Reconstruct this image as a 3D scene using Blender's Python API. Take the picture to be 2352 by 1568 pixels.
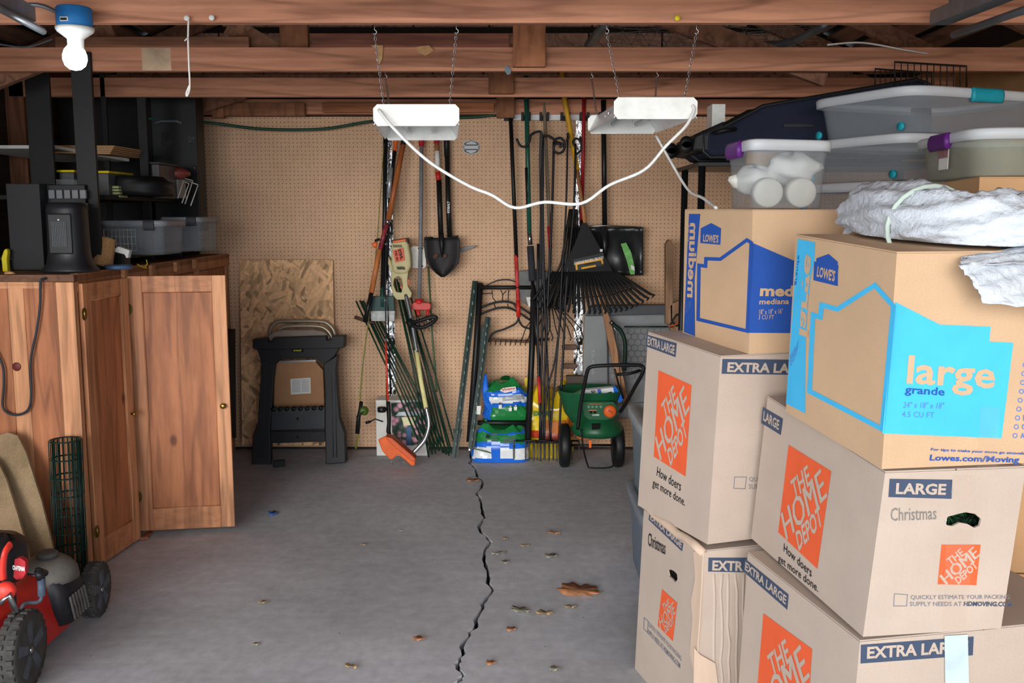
import bpy, bmesh, math, random
from mathutils import Vector as V, Matrix
from mathutils.geometry import tessellate_polygon
random.seed(7)
D=bpy.data; SC=bpy.context.scene; COL=SC.collection
for o in list(D.objects): D.objects.remove(o)
# ---------------------------------------------------------------- camera
FP=2190.0; PITCH=math.radians(7.5); EYE=1.53
cam=D.cameras.new('camera'); cam.sensor_width=36; cam.lens=36*FP/2352; cam.clip_start=.02
co=D.objects.new('camera',cam); COL.objects.link(co); co.location=(0,0,EYE); co.rotation_euler=(math.pi/2-PITCH,0,0)
SC.camera=co
# ---------------------------------------------------------------- light
w=D.worlds.new('sky'); SC.world=w; w.use_nodes=True
bg=w.node_tree.nodes['Background']; bg.inputs[0].default_value=(.80,.90,1,1); bg.inputs[1].default_value=3.0
sl=D.lights.new('daylight','SUN'); sl.energy=3.3; sl.angle=math.radians(38); sl.color=(1,.96,.91)
so=D.objects.new('daylight',sl); COL.objects.link(so)
so.rotation_euler=V((.24,1,-.07)).to_track_quat('-Z','Y').to_euler()
SC.view_settings.view_transform='Standard'; SC.view_settings.look='None'; SC.view_settings.gamma=1
SC.view_settings.use_curve_mapping=False; SC.view_settings.exposure=0.22
# ---------------------------------------------------------------- pixel -> place
cp,sp=math.cos(PITCH),math.sin(PITCH)
def ray(px,py):
    x=(px-1176)/FP; y=(784-py)/FP
    return V((x,cp+y*sp,y*cp-sp))
def P(px,py,Y):
    d=ray(px,py); return V((0,0,EYE))+d*(Y/d.y)
def G(px,py,z=0):
    d=ray(px,py); return V((0,0,EYE))+d*((z-EYE)/d.z)
def PX(px,py,X):
    d=ray(px,py); return V((0,0,EYE))+d*(X/d.x)
def L(pts,Ya,Yb=None):            # a leaning tool: depth runs from Ya at its top to Yb at its foot
    Yb=Ya if Yb is None else Yb
    y0,y1=pts[0][1],pts[-1][1]
    return [P(x,y,Ya+(Yb-Ya)*((y-y0)/(y1-y0) if y1!=y0 else 0)) for x,y in pts]
# ---------------------------------------------------------------- materials
def lin(c):
    return tuple(((v/255)/12.92 if v/255<=.04045 else ((v/255+.055)/1.055)**2.4) for v in c)+(1,)
_m={}
def M(name,c=None,r=.6,metal=0,var=.12,sc=14,bump=0,kind='plain',c2=None,axis=2,alpha=None,coat=0,em=0,spec=.35):
    if name in _m: return _m[name]
    m=D.materials.new(name); m.use_nodes=True; _m[name]=m
    nt=m.node_tree; N=nt.nodes; K=nt.links; b=N['Principled BSDF']; out=N['Material Output']
    b.inputs['Roughness'].default_value=r; b.inputs['Metallic'].default_value=metal
    b.inputs['Specular IOR Level'].default_value=spec; b.inputs['Coat Weight'].default_value=coat
    col=lin(c); tc=N.new('ShaderNodeTexCoord')
    mp=N.new('ShaderNodeMapping'); K.new(tc.outputs['Object'],mp.inputs[0])
    def noise(scale,detail=4,src=mp,rough=.6,dist=0):
        n=N.new('ShaderNodeTexNoise'); n.inputs['Scale'].default_value=scale; n.inputs['Detail'].default_value=detail
        n.inputs['Roughness'].default_value=rough; n.inputs['Distortion'].default_value=dist
        K.new(src.outputs[0],n.inputs['Vector']); return n
    def ramp(src,stops):
        q=N.new('ShaderNodeValToRGB'); e=q.color_ramp.elements
        while len(e)<len(stops): e.new(.5)
        for i,(p,cc) in enumerate(stops): e[i].position=p; e[i].color=cc
        K.new(src,q.inputs[0]); return q
    def mix(f,a,bb,mode='MIX'):
        x=N.new('ShaderNodeMix'); x.data_type='RGBA'; x.blend_type=mode
        for i,s in ((0,f),(6,a),(7,bb)):
            if hasattr(s,'links'): K.new(s,x.inputs[i])
            elif i==0: x.inputs[0].default_value=s
            else: x.inputs[i].default_value=s
        return x.outputs[2]
    sh=lambda k,cc=col:(cc[0]*k,cc[1]*k,cc[2]*k,1)
    hsrc=None
    if kind=='plain':
        n=noise(sc); q=ramp(n.outputs[0],[(.3,sh(1-var)),(.7,sh(1+var))]); base=q.outputs[0]; hsrc=n.outputs[0]
    elif kind=='wood':
        s=[1,1,1]; s[axis]=.09; mp.inputs['Scale'].default_value=s
        n=noise(18,6,dist=.6); n2=noise(75,3); n3=noise(3.6,3,dist=.25)
        c2l=lin(c2) if c2 else sh(.6)
        ml=N.new('ShaderNodeMath'); ml.operation='MULTIPLY'; K.new(n3.outputs[0],ml.inputs[0]); ml.inputs[1].default_value=58
        sn=N.new('ShaderNodeMath'); sn.operation='SINE'; K.new(ml.outputs[0],sn.inputs[0])
        q0=ramp(sn.outputs[0],[(.0,sh(1.10)),(.55,sh(.98)),(1,sh(.62))])
        q=ramp(n.outputs[0],[(.36,c2l),(.62,col)])
        base=mix(.6,q.outputs[0],q0.outputs[0])
        q2=ramp(n2.outputs[0],[(.3,(.72,.72,.72,1)),(.6,(1.05,1.05,1.05,1))])
        base=mix(.45,base,q2.outputs[0],'MULTIPLY')
        mp2=N.new('ShaderNodeMapping'); K.new(tc.outputs['Object'],mp2.inputs[0]); s2=[1,1,1]; s2[axis]=.55; mp2.inputs['Scale'].default_value=s2
        vo=N.new('ShaderNodeTexVoronoi'); vo.inputs['Scale'].default_value=3.6; K.new(mp2.outputs[0],vo.inputs['Vector'])
        q3=ramp(vo.outputs['Distance'],[(.035,(.28,.2,.16,1)),(.075,(1,1,1,1))])
        base=mix(.85,base,q3.outputs[0],'MULTIPLY')
        n4=noise(2.6,3,tc); q4=ramp(n4.outputs[0],[(.35,(.66,.62,.6,1)),(.6,(1,1,1,1))]); base=mix(.75,base,q4.outputs[0],'MULTIPLY')
        hsrc=n.outputs[0]
    elif kind=='peg':
        se=N.new('ShaderNodeSeparateXYZ'); K.new(tc.outputs['Object'],se.inputs[0]); fr=[]
        for ax in (0,2):
            a=N.new('ShaderNodeMath'); a.operation='MULTIPLY'; K.new(se.outputs[ax],a.inputs[0]); a.inputs[1].default_value=1/.0254
            f_=N.new('ShaderNodeMath'); f_.operation='FRACT'; K.new(a.outputs[0],f_.inputs[0])
            g=N.new('ShaderNodeMath'); g.operation='SUBTRACT'; K.new(f_.outputs[0],g.inputs[0]); g.inputs[1].default_value=.5
            p=N.new('ShaderNodeMath'); p.operation='POWER'; K.new(g.outputs[0],p.inputs[0]); p.inputs[1].default_value=2; fr.append(p)
        ad=N.new('ShaderNodeMath'); ad.operation='ADD'; K.new(fr[0].outputs[0],ad.inputs[0]); K.new(fr[1].outputs[0],ad.inputs[1])
        lt=N.new('ShaderNodeMath'); lt.operation='LESS_THAN'; K.new(ad.outputs[0],lt.inputs[0]); lt.inputs[1].default_value=.0135
        n=noise(1.7,4); q=ramp(n.outputs[0],[(.3,sh(.84)),(.7,sh(1.08))]); n2=noise(90,2); q2=ramp(n2.outputs[0],[(.3,(.9,.9,.9,1)),(.7,(1.06,1.06,1.06,1))])
        base=mix(1,q.outputs[0],q2.outputs[0],'MULTIPLY'); base=mix(lt.outputs[0],base,lin((84,58,38)))
    elif kind=='osb':
        base=None; cm=N.new('ShaderNodeTexVoronoi'); cm.inputs['Scale'].default_value=17; K.new(tc.outputs['Object'],cm.inputs['Vector']); sx_=N.new('ShaderNodeSeparateColor'); K.new(cm.outputs['Color'],sx_.inputs[0])
        for k,ang in enumerate((.45,1.75,-.75,1.15)):
            m1=N.new('ShaderNodeMapping'); m1.inputs['Rotation'].default_value=(0,ang,0); K.new(tc.outputs['Object'],m1.inputs[0])
            mm=N.new('ShaderNodeMapping'); mm.inputs['Scale'].default_value=(13,1,46); K.new(m1.outputs[0],mm.inputs[0])
            vo=N.new('ShaderNodeTexVoronoi'); vo.inputs['Scale'].default_value=1.0; K.new(mm.outputs[0],vo.inputs['Vector']); sc_=N.new('ShaderNodeSeparateColor'); K.new(vo.outputs['Color'],sc_.inputs[0])
            q=ramp(sc_.outputs[0],[(.05,sh(.50)),(.2,sh(.85)),(.6,sh(1.12)),(.9,sh(1.3))])
            if base is None: base=q.outputs[0]
            else:
                g_=N.new('ShaderNodeMath'); g_.operation='GREATER_THAN'; K.new(sx_.outputs[k-1],g_.inputs[0]); g_.inputs[1].default_value=.5; base=mix(g_.outputs[0],base,q.outputs[0])
        n=noise(40,4,tc); q2=ramp(n.outputs[0],[(.3,(.8,.77,.75,1)),(.6,(1.05,1.05,1.05,1))]); base=mix(.7,base,q2.outputs[0],'MULTIPLY')
    elif kind=='concrete':
        n=noise(.9,6,tc,.65,.3); n2=noise(5,7,tc,.7,.4); n3=noise(120,3,tc)
        q=ramp(n.outputs[0],[(.32,sh(.70)),(.5,sh(.98)),(.68,sh(1.22))]); q2=ramp(n2.outputs[0],[(.3,(.68,.68,.68,1)),(.7,(1.2,1.2,1.2,1))])
        base=mix(.85,q.outputs[0],q2.outputs[0],'MULTIPLY'); q3=ramp(n3.outputs[0],[(.3,(.84,.84,.84,1)),(.7,(1.1,1.1,1.1,1))]); base=mix(.8,base,q3.outputs[0],'MULTIPLY')
        vo=N.new('ShaderNodeTexVoronoi'); vo.inputs['Scale'].default_value=9; K.new(tc.outputs['Object'],vo.inputs['Vector'])
        lt=N.new('ShaderNodeMath'); lt.operation='LESS_THAN'; K.new(vo.outputs['Distance'],lt.inputs[0]); lt.inputs[1].default_value=.045
        base=mix(lt.outputs[0],base,lin((150,150,146)))
        vo2=N.new('ShaderNodeTexVoronoi'); vo2.inputs['Scale'].default_value=38; K.new(tc.outputs['Object'],vo2.inputs['Vector']); n7=noise(1.3,3,tc)
        l2=N.new('ShaderNodeMath'); l2.operation='LESS_THAN'; K.new(vo2.outputs['Distance'],l2.inputs[0]); m7=N.new('ShaderNodeMath'); m7.operation='MULTIPLY_ADD'; K.new(n7.outputs[0],m7.inputs[0]); m7.inputs[1].default_value=.55; m7.inputs[2].default_value=-.21; K.new(m7.outputs[0],l2.inputs[1])
        base=mix(l2.outputs[0],base,lin((168,166,162)))
        mm=N.new('ShaderNodeMapping'); mm.inputs['Scale'].default_value=(1.2,9,1); mm.inputs['Rotation'].default_value=(0,0,.25); K.new(tc.outputs['Object'],mm.inputs[0])
        n5=noise(1.6,5,mm,.6,.5); q5=ramp(n5.outputs[0],[(.4,(.74,.74,.74,1)),(.6,(1.06,1.06,1.06,1))]); base=mix(.22,base,q5.outputs[0],'MULTIPLY')
        hsrc=n2.outputs[0]
    elif kind=='foil':
        mp.inputs['Scale'].default_value=(9,9,4); n=noise(3.2,3,dist=1.2); q=ramp(n.outputs[0],[(.40,(.02,.02,.02,1)),(.47,(.75,.76,.78,1)),(.6,(.95,.95,.97,1)),(.66,(.08,.08,.08,1)),(.75,(.6,.6,.6,1))]); base=q.outputs[0]; hsrc=n.outputs[0]
    elif kind=='floral':
        vo=N.new('ShaderNodeTexVoronoi'); vo.inputs['Scale'].default_value=26; K.new(tc.outputs['Object'],vo.inputs['Vector'])
        q=ramp(vo.outputs['Distance'],[(.18,lin((228,170,190))),(.42,lin((190,130,140))),(.5,lin((70,92,80))),(.8,lin((34,48,42)))]); base=q.outputs[0]
    elif kind=='carpet':
        n=noise(3,4,tc); n2=noise(160,3,tc); q=ramp(n.outputs[0],[(.35,col),(.65,lin(c2))]); q2=ramp(n2.outputs[0],[(.3,(.6,.6,.6,1)),(.7,(1.25,1.25,1.25,1))]); base=mix(.9,q.outputs[0],q2.outputs[0],'MULTIPLY'); hsrc=n2.outputs[0]
    elif kind=='card':
        n=noise(2.2,3,tc); n2=noise(200,2,tc); mm=N.new('ShaderNodeMapping'); mm.inputs['Scale'].default_value=(150,150,1.5); K.new(tc.outputs['Object'],mm.inputs[0]); n5=noise(1,2,mm)
        q=ramp(n.outputs[0],[(.3,sh(.93)),(.7,sh(1.05))]); q2=ramp(n2.outputs[0],[(.25,(.93,.93,.93,1)),(.75,(1.05,1.05,1.05,1))]); q5=ramp(n5.outputs[0],[(.3,(.99,.99,.99,1)),(.7,(1.006,1.006,1.006,1))])
        base=mix(1,q.outputs[0],q2.outputs[0],'MULTIPLY'); base=mix(1,base,q5.outputs[0],'MULTIPLY')
    K.new(base,b.inputs['Base Color'])
    if bump and hsrc is not None:
        bp=N.new('ShaderNodeBump'); bp.inputs['Strength'].default_value=bump; bp.inputs['Distance'].default_value=.01; K.new(hsrc,bp.inputs['Height']); K.new(bp.outputs[0],b.inputs['Normal'])
    if em: K.new(base,b.inputs['Emission Color']); b.inputs['Emission Strength'].default_value=em
    if alpha is not None:
        tr=N.new('ShaderNodeBsdfTransparent'); tr.inputs[0].default_value=(.93,.94,.95,1) if alpha>.1 else (.99,.98,.97,1); ms=N.new('ShaderNodeMixShader'); ms.inputs[0].default_value=alpha
        K.new(tr.outputs[0],ms.inputs[1]); K.new(b.outputs[0],ms.inputs[2]); K.new(ms.outputs[0],out.inputs[0])
    return m
black=M('black_plastic',(19,20,22),.5); blackm=M('black_metal',(28,28,30),.4,.3); dark=M('dark_void',(9,9,9),.95)
grayp=M('gray_plastic',(92,98,106),.5); steel=M('steel',(175,178,182),.3,1); galv=M('galvanised_steel',(120,128,135),.45,.7,.2)
white=M('white_enamel',(238,238,232),.35); brass=M('brass',(170,140,70),.35,1); blueb=M('blue_plastic',(40,130,205),.5)
red=M('red_paint',(196,40,34),.4); orange=M('orange_plastic',(222,98,38),.45); green=M('dark_green_paint',(10,42,34),.45); spgreen=M('spreader_green',(24,84,52),.4)
joist=M('joist_wood',(212,150,118),.8,kind='wood',c2=(150,92,68),axis=0); rafter=M('rafter_wood',(150,106,82),.85,kind='wood',c2=(92,62,48),axis=1)
roofb=M('roof_board',(176,136,114),.9,kind='wood',c2=(112,84,70),axis=1); studw=M('stud_wood',(150,100,70),.85,kind='wood',c2=(95,60,42))
cabw=M('cabinet_pine',(202,140,98),.55,kind='wood',c2=(168,100,64)); ply=M('fir_plywood',(186,120,80),.55,kind='wood',c2=(146,82,52)); palew=M('pale_pine',(216,156,112),.55,kind='wood',c2=(190,128,88))
toolw=M('tool_wood',(190,130,84),.6,kind='wood',c2=(150,96,60)); peg=M('pegboard',(216,176,142),.75,kind='peg'); hard=M('hardboard',(176,130,92),.75,var=.08)
cardh=M('card_tan',(184,166,152),.85,kind='card'); cardl=M('card_brown',(196,163,130),.85,kind='card'); cardg=M('card_plain',(190,150,108),.85,kind='card')
ink=M('navy_ink',(62,74,96),.8,var=.05); hdor=M('orange_ink',(224,92,50),.8,var=.05); lblue=M('royal_ink',(34,78,160),.8,var=.05); lcyan=M('sky_ink',(66,178,226),.8,var=.05); lviol=M('violet_ink',(86,120,196),.8,var=.05)
blk_ink=M('black_ink',(30,30,34),.8); wht=M('white_print',(226,224,218),.8,var=.03); yel=M('yellow_plastic',(226,206,30),.5); mustard=M('yellow_print',(220,160,30),.6)
clear=M('clear_plastic',(205,212,218),.25,alpha=.14,var=.04); lidm=M('frosted_lid',(216,220,224),.35,alpha=.7,var=.03); teal=M('teal_latch',(28,150,168),.45); purple=M('purple_latch',(92,32,118),.45)
navy=M('navy_fabric',(20,27,46),.85,sc=60); tyvek=M('white_wrap',(194,200,208),.55,sc=26,bump=1.0,var=.06)
# ---------------------------------------------------------------- mesh builder
_root={}
class MB:
    def __init__(s): s.v=[]; s.f=[]; s.m=[]; s.s=[]; s.mats=[]
    def mi(s,m):
        if m not in s.mats: s.mats.append(m)
        return s.mats.index(m)
    def add(s,vs,fs,mat,sm=False):
        b=len(s.v); s.v+=[V(p) for p in vs]; i=s.mi(mat)
        for f in fs: s.f.append([b+k for k in f]); s.m.append(i); s.s.append(sm)
        return s
    def hexa(s,b,t,mat):      # bottom 4, top 4 (same order)
        return s.add(list(b)+list(t),[(3,2,1,0),(4,5,6,7),(0,1,5,4),(1,2,6,5),(2,3,7,6),(3,0,4,7)],mat)
    def box(s,c,d,mat,rz=0,rx=0,ry=0):
        R=Matrix.Rotation(rz,3,'Z')@Matrix.Rotation(ry,3,'Y')@Matrix.Rotation(rx,3,'X'); c=V(c); x,y,z=[k/2 for k in d]
        q=[(-x,-y),(x,-y),(x,y),(-x,y)]
        return s.hexa([c+R@V((a,b_,-z)) for a,b_ in q],[c+R@V((a,b_,z)) for a,b_ in q],mat)
    def b2(s,a,b_,mat):       # box from two opposite corners
        a,b_=V(a),V(b_); return s.box((a+b_)/2,[abs(k) for k in (b_-a)],mat)
    def prism(s,pts,off,mat,sm=False):
        n=len(pts); pts=[V(p) for p in pts]; off=V(off)
        return s.add(pts+[p+off for p in pts],[tuple(range(n)),tuple(range(2*n-1,n-1,-1))]+[(i,i+n,(i+1)%n+n,(i+1)%n) for i in range(n)],mat,sm)
    def slab(s,px,Y,th,mat,Yb=None):   # outline traced in the photo, standing at depth Y with real thickness
        return s.prism(L(px,Y,Yb) if Yb is None else [P(x,y,Y+(Yb-Y)*(y-min(q[1] for q in px))/(max(q[1] for q in px)-min(q[1] for q in px))) for x,y in px],(0,th,0),mat)
    def tube(s,pts,r,mat,n=8,closed=False,flat=1.0):
        pts=[V(p) for p in pts]; rs=r if isinstance(r,(list,tuple)) else [r]*len(pts); vs=[]; fs=[]; up=None
        for i,p in enumerate(pts):
            a=pts[max(i-1,0)]; b_=pts[min(i+1,len(pts)-1)]; t=(b_-a)
            if closed: t=pts[(i+1)%len(pts)]-pts[i-1]
            t=t.normalized() if t.length>1e-9 else V((0,0,1))
            if up is None: up=V((0,1,0)) if abs(t.y)<.9 else V((1,0,0))
            x=t.cross(up); x=x.normalized() if x.length>1e-6 else V((1,0,0)); y=x.cross(t).normalized(); up=y
            for k in range(n):
                an=2*math.pi*k/n; vs.append(p+x*math.cos(an)*rs[i]+y*math.sin(an)*rs[i]*flat)
        m=len(pts)
        for i in range(m if closed else m-1):
            for k in range(n): j=(i+1)%m; fs.append((i*n+k,i*n+(k+1)%n,j*n+(k+1)%n,j*n+k))
        if not closed: fs+= [tuple(range(n-1,-1,-1)),tuple(range((m-1)*n,m*n))]
        return s.add(vs,fs,mat,True)
    def loft(s,rings,mat,sm=True,cap=(1,1)):
        n=len(rings[0]); vs=[p for r in rings for p in r]; fs=[]
        for i in range(len(rings)-1):
            for k in range(n): fs.append((i*n+k,i*n+(k+1)%n,(i+1)*n+(k+1)%n,(i+1)*n+k))
        if cap[0]: fs.append(tuple(range(n-1,-1,-1)))
        if cap[1]: fs.append(tuple(range((len(rings)-1)*n,len(rings)*n)))
        return s.add(vs,fs,mat,sm)
    def lathe(s,prof,c,mat,axis=(0,0,1),n=24):
        c=V(c); a=V(axis).normalized(); x=a.orthogonal().normalized(); y=a.cross(x)
        return s.loft([[c+a*z+x*math.cos(2*math.pi*k/n)*r+y*math.sin(2*math.pi*k/n)*r for k in range(n)] for r,z in prof],mat)
    def text(s,st,O,A,B,mat,bold=0.0,off=.0008,th=0):
        vs,fs=text2d(st,bold); O,A,B=V(O),V(A),V(B); n=(A-O).cross(B-O).normalized()
        if n.dot(V((0,0,EYE))-O)<0: n=-n
        return s.add([O+(A-O)*x+(B-O)*y+n*off for x,y in vs],fs,mat)
    def build(s,name,parent=None,bevel=0,solid=0,sub=0,label=None,kind=None):
        me=D.meshes.new(name); org=V((0,0,0))
        if parent is not None: org=_root[parent.name]
        else:
            zs=min(p.z for p in s.v); xs=[p.x for p in s.v]; ys=[p.y for p in s.v]; org=V(((min(xs)+max(xs))/2,(min(ys)+max(ys))/2,zs))
        me.from_pydata([p-org for p in s.v],[],s.f); 
        for m in s.mats: me.materials.append(m)
        me.polygons.foreach_set('material_index',s.m); me.polygons.foreach_set('use_smooth',s.s); me.update()
        o=D.objects.new(name,me); COL.objects.link(o)
        if parent is not None: o.parent=parent; _root[o.name]=org
        else: o.location=org; _root[o.name]=org
        if solid: md=o.modifiers.new('s','SOLIDIFY'); md.thickness=solid; md.offset=0
        if bevel: md=o.modifiers.new('b','BEVEL'); md.width=bevel; md.segments=2; md.limit_method='ANGLE'; md.angle_limit=.6
        if sub: md=o.modifiers.new('u','SUBSURF'); md.levels=sub; md.render_levels=sub
        if label: o['label']=label
        if kind: o['kind']=kind
        return o
_t={}
def text2d(st,bold):
    k=(st,bold)
    if k in _t: return _t[k]
    cu=D.curves.new('t','FONT'); cu.body=st; cu.offset=bold; cu.resolution_u=2
    ob=D.objects.new('t',cu); me=D.meshes.new_from_object(ob)
    vs=[(v.co.x,v.co.y) for v in me.vertices]; fs=[tuple(p.vertices) for p in me.polygons]
    D.objects.remove(ob); D.meshes.remove(me)
    x0=min(v[0] for v in vs); x1=max(v[0] for v in vs); y0=min(v[1] for v in vs); y1=max(v[1] for v in vs)
    _t[k]=([((x-x0)/(x1-x0),(y-y0)/max(y1-y0,1e-6)) for x,y in vs],fs); return _t[k]
def ring(c,rx,ry,e=2.5,n=28,rz=0):
    c=V(c); out=[]; ca,sa=math.cos(rz),math.sin(rz)
    for k in range(n):
        a=2*math.pi*k/n; x=math.copysign(abs(math.cos(a))**(2/e),math.cos(a))*rx; y=math.copysign(abs(math.sin(a))**(2/e),math.sin(a))*ry
        out.append(c+V((x*ca-y*sa,x*sa+y*ca,0)))
    return out
def thing(name,label,cat,loc,group=None):
    o=D.objects.new(name,None); COL.objects.link(o); o.location=V(loc); o.empty_display_size=.05; _root[o.name]=V(loc)
    o['label']=label; o['category']=cat
    if group: o['group']=group
    return o
def one(mb,name,label,cat,group=None,**k):
    o=mb.build(name,**k); o['label']=label; o['category']=cat
    if group: o['group']=group
    return o
def struct(mb,name,**k): o=mb.build(name,**k); o['kind']='structure'; return o
def smooth(pts,k=6):         # Catmull-Rom through points
    pts=[V(p) for p in pts]; out=[]
    for i in range(len(pts)-1):
        a=pts[max(i-1,0)]; b=pts[i]; c=pts[i+1]; d=pts[min(i+2,len(pts)-1)]
        for j in range(k):
            t=j/k; out.append(.5*((2*b)+(c-a)*t+(2*a-5*b+4*c-d)*t*t+(3*b-a-3*c+d)*t**3))
    return out+[pts[-1]]
# ================================================================ the setting
BW=6.17; XL,XR=-2.75,2.42; ZT=2.40; FRONT=-.3
crackpx=[(1080,1036),(1084,1052),(1080,1064),(1091,1076),(1098,1094),(1108,1104),(1108,1116),(1096,1130),(1103,1148),(1104,1164),(1112,1188),(1100,1202),(1108,1224),(1127,1244),(1115,1262),(1110,1285),(1117,1310),(1120,1330),(1128,1355),(1112,1380),(1104,1402),(1092,1434),(1076,1458),(1062,1486),(1060,1510),(1050,1530),(1060,1550),(1048,1568)]
random.seed(3)
cr=[V((G(1084,1030).x-.02,BW+.1,0))]+[G(x,y) for x,y in crackpx]+[V((-.36,1.3,0)),V((-.3,.6,0)),V((-.42,FRONT,0))]
c2=[]
for a,b in zip(cr,cr[1:]):
    for k in range(3): c2.append(a.lerp(b,k/3)+V((random.uniform(-.008,.008),0,0)))
c2.append(cr[-1])
lf=[];rt=[]
for i,p in enumerate(c2):
    h=.004+.0045*abs(math.sin(i*.55))+random.uniform(0,.002); lf.append(p-V((h,0,0))); rt.append(p+V((h,0,0)))
conc=M('garage_concrete',(192,192,196),.8,kind='concrete',bump=.25)
b=MB(); n=len(lf); dn=V((0,0,-.035))
def strip(edge,xo):
    vs=[];fs=[]
    for p in edge: vs+=[p,V((xo,p.y,0)),p+dn]
    for i in range(len(edge)-1):
        q=i*3; fs.append((q,q+1,q+4,q+3)); fs.append((q,q+3,q+5,q+2))
    b.add(vs,fs,conc)
strip(lf,XL-.1); strip(rt,XR+.1)
b.add([(XL,FRONT,-.036),(XR,FRONT,-.036),(XR,BW+.1,-.036),(XL,BW+.1,-.036)],[(0,1,2,3)],M('crack_bottom',(22,20,18),.95))  # near-black sheet under the slabs, seen through the crack
struct(b,'floor')
b=MB(); b.b2((-9,-14,-.2),(9,FRONT-.01,-.02),M('driveway_concrete',(200,198,192),.9,kind='concrete')); struct(b,'floor_driveway')
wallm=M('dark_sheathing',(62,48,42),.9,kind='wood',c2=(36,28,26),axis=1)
b=MB(); b.b2((XL-.1,1.5,0),(XL,3.9,ZT),M('bounce_board',(226,206,182),.85)); b.b2((XL-.1,3.9,0),(XL,BW+.1,ZT),wallm); struct(b,'wall_left')  # unseen near stretch, made pale to bounce light onto the box sides
tan=M('right_board',(178,136,92),.8,var=.1)
b=MB(); b.b2((XR,FRONT,0),(XR+.1,BW+.1,ZT),tan); struct(b,'wall_right')
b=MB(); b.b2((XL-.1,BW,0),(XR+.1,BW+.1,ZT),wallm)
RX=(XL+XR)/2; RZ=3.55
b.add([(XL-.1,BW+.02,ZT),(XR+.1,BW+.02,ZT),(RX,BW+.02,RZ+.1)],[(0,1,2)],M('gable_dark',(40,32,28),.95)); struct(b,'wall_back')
# front wall above and beside the door opening
b=MB(); b.b2((XR-.2,FRONT-.1,0),(XR+.1,FRONT,2.35),tan); b.b2((XL-.1,FRONT-.1,2.34),(XR+.1,FRONT,2.6),tan)
b.add([(XL-.1,FRONT-.05,2.6),(XR+.1,FRONT-.05,2.6),(RX,FRONT-.05,RZ+.1)],[(0,1,2)],tan); struct(b,'wall_front')
# roof: board sheathing with gaps under dark felt
b=MB(); felt=M('roof_felt',(14,13,12),.95)
for sgn,xe in ((-1,XL-.15),(1,XR+.15)):
    d=V((xe,0,ZT-.02))-V((RX,0,RZ)); Ln=d.length; d.normalize(); nrm=V((-d.z*sgn,0,abs(d.x)))
    if nrm.z<0: nrm=-nrm
    t=0.02
    while t<Ln-.1:
        a=V((RX,0,RZ))+d*t; c=V((RX,0,RZ))+d*(t+.115)
        b.hexa([V((a.x,FRONT-.1,a.z)),V((c.x,FRONT-.1,c.z)),V((c.x,BW+.1,c.z)),V((a.x,BW+.1,a.z))],[V((q.x,yy,q.z))+nrm*.019 for q,yy in ((a,FRONT-.1),(c,FRONT-.1),(c,BW+.1),(a,BW+.1))],roofb); t+=.165
    a=V((RX,0,RZ))+nrm*.03; c=a+d*(Ln+.05)
    b.hexa([V((a.x,FRONT-.2,a.z)),V((c.x,FRONT-.2,c.z)),V((c.x,BW+.2,c.z)),V((a.x,BW+.2,a.z))],[V((q.x,yy,q.z+.04)) for q,yy in ((a,FRONT-.2),(c,FRONT-.2),(c,BW+.2),(a,BW+.2))],felt)
struct(b,'ceiling')
# gable end boards
b=MB(); z=ZT
while z<RZ-.15:
    hw=(RZ-z-.12)/(RZ-ZT)*(XR-XL)/2; x=RX-hw
    while x<RX+hw-.1:
        x2=min(x+random.uniform(.25,.55),RX+hw); b.b2((x,BW-.02,z),(x2-.012,BW+.01,z+.11),roofb); x=x2
    z+=.15
struct(b,'trim_gable')
# wall plates, studs, rafters
b=MB(); b.b2((XL,BW-.09,2.16),(XR,BW,2.25),joist); b.b2((XL,BW-.09,2.27),(XR,BW,2.40),rafter); struct(b,'trim_back_plate')
b=MB(); b.b2((XL,FRONT,2.3),(XL+.09,BW,2.40),rafter); struct(b,'trim_left_plate')
b=MB(); b.b2((XR-.04,FRONT,2.36),(XR,BW,2.46),M('dark_plate',(48,38,34),.9)); struct(b,'trim_right_plate')
JY=[1.25,2.28,3.30,4.37,5.30]
k=0
for Y in JY+[BW-.15]:
    for sg,xe in ((-1,XL),(1,XR)):
        k+=1; b=MB(); a=V((RX,Y+.06,RZ-.03)); c=V((xe,Y+.06,ZT)); n_=V((0,0,-.1)); t=V((0,.04,0))
        b.hexa([a+n_,c+n_,c+n_+t,a+n_+t],[a,c,c+t,a+t],rafter); struct(b,'trim_rafter_%d'%k)
lab={1.25:'ceiling tie beam above the opening nearest the driveway',2.28:'ceiling tie beam in front of the hanging lights',3.30:'nearest ceiling joist in view, holding the bulb and light hooks',4.37:'middle ceiling joist with a whitish patch, behind the bulb',5.30:'farthest reddish ceiling joist, just in front of the pegboard'}
for Y in JY:
    b=MB(); b.b2((XL+.02,Y,2.17),(XR-.02,Y+.04,2.272),joist)
    if Y==4.37: b.b2((P(325,120,Y).x,Y-.0006,2.172),(P(392,120,Y).x,Y,2.27),M('bare_patch',(196,170,142),.85,var=.2))
    one(b,'ceiling_joist',lab[Y],'joist',bevel=.003)
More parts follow.
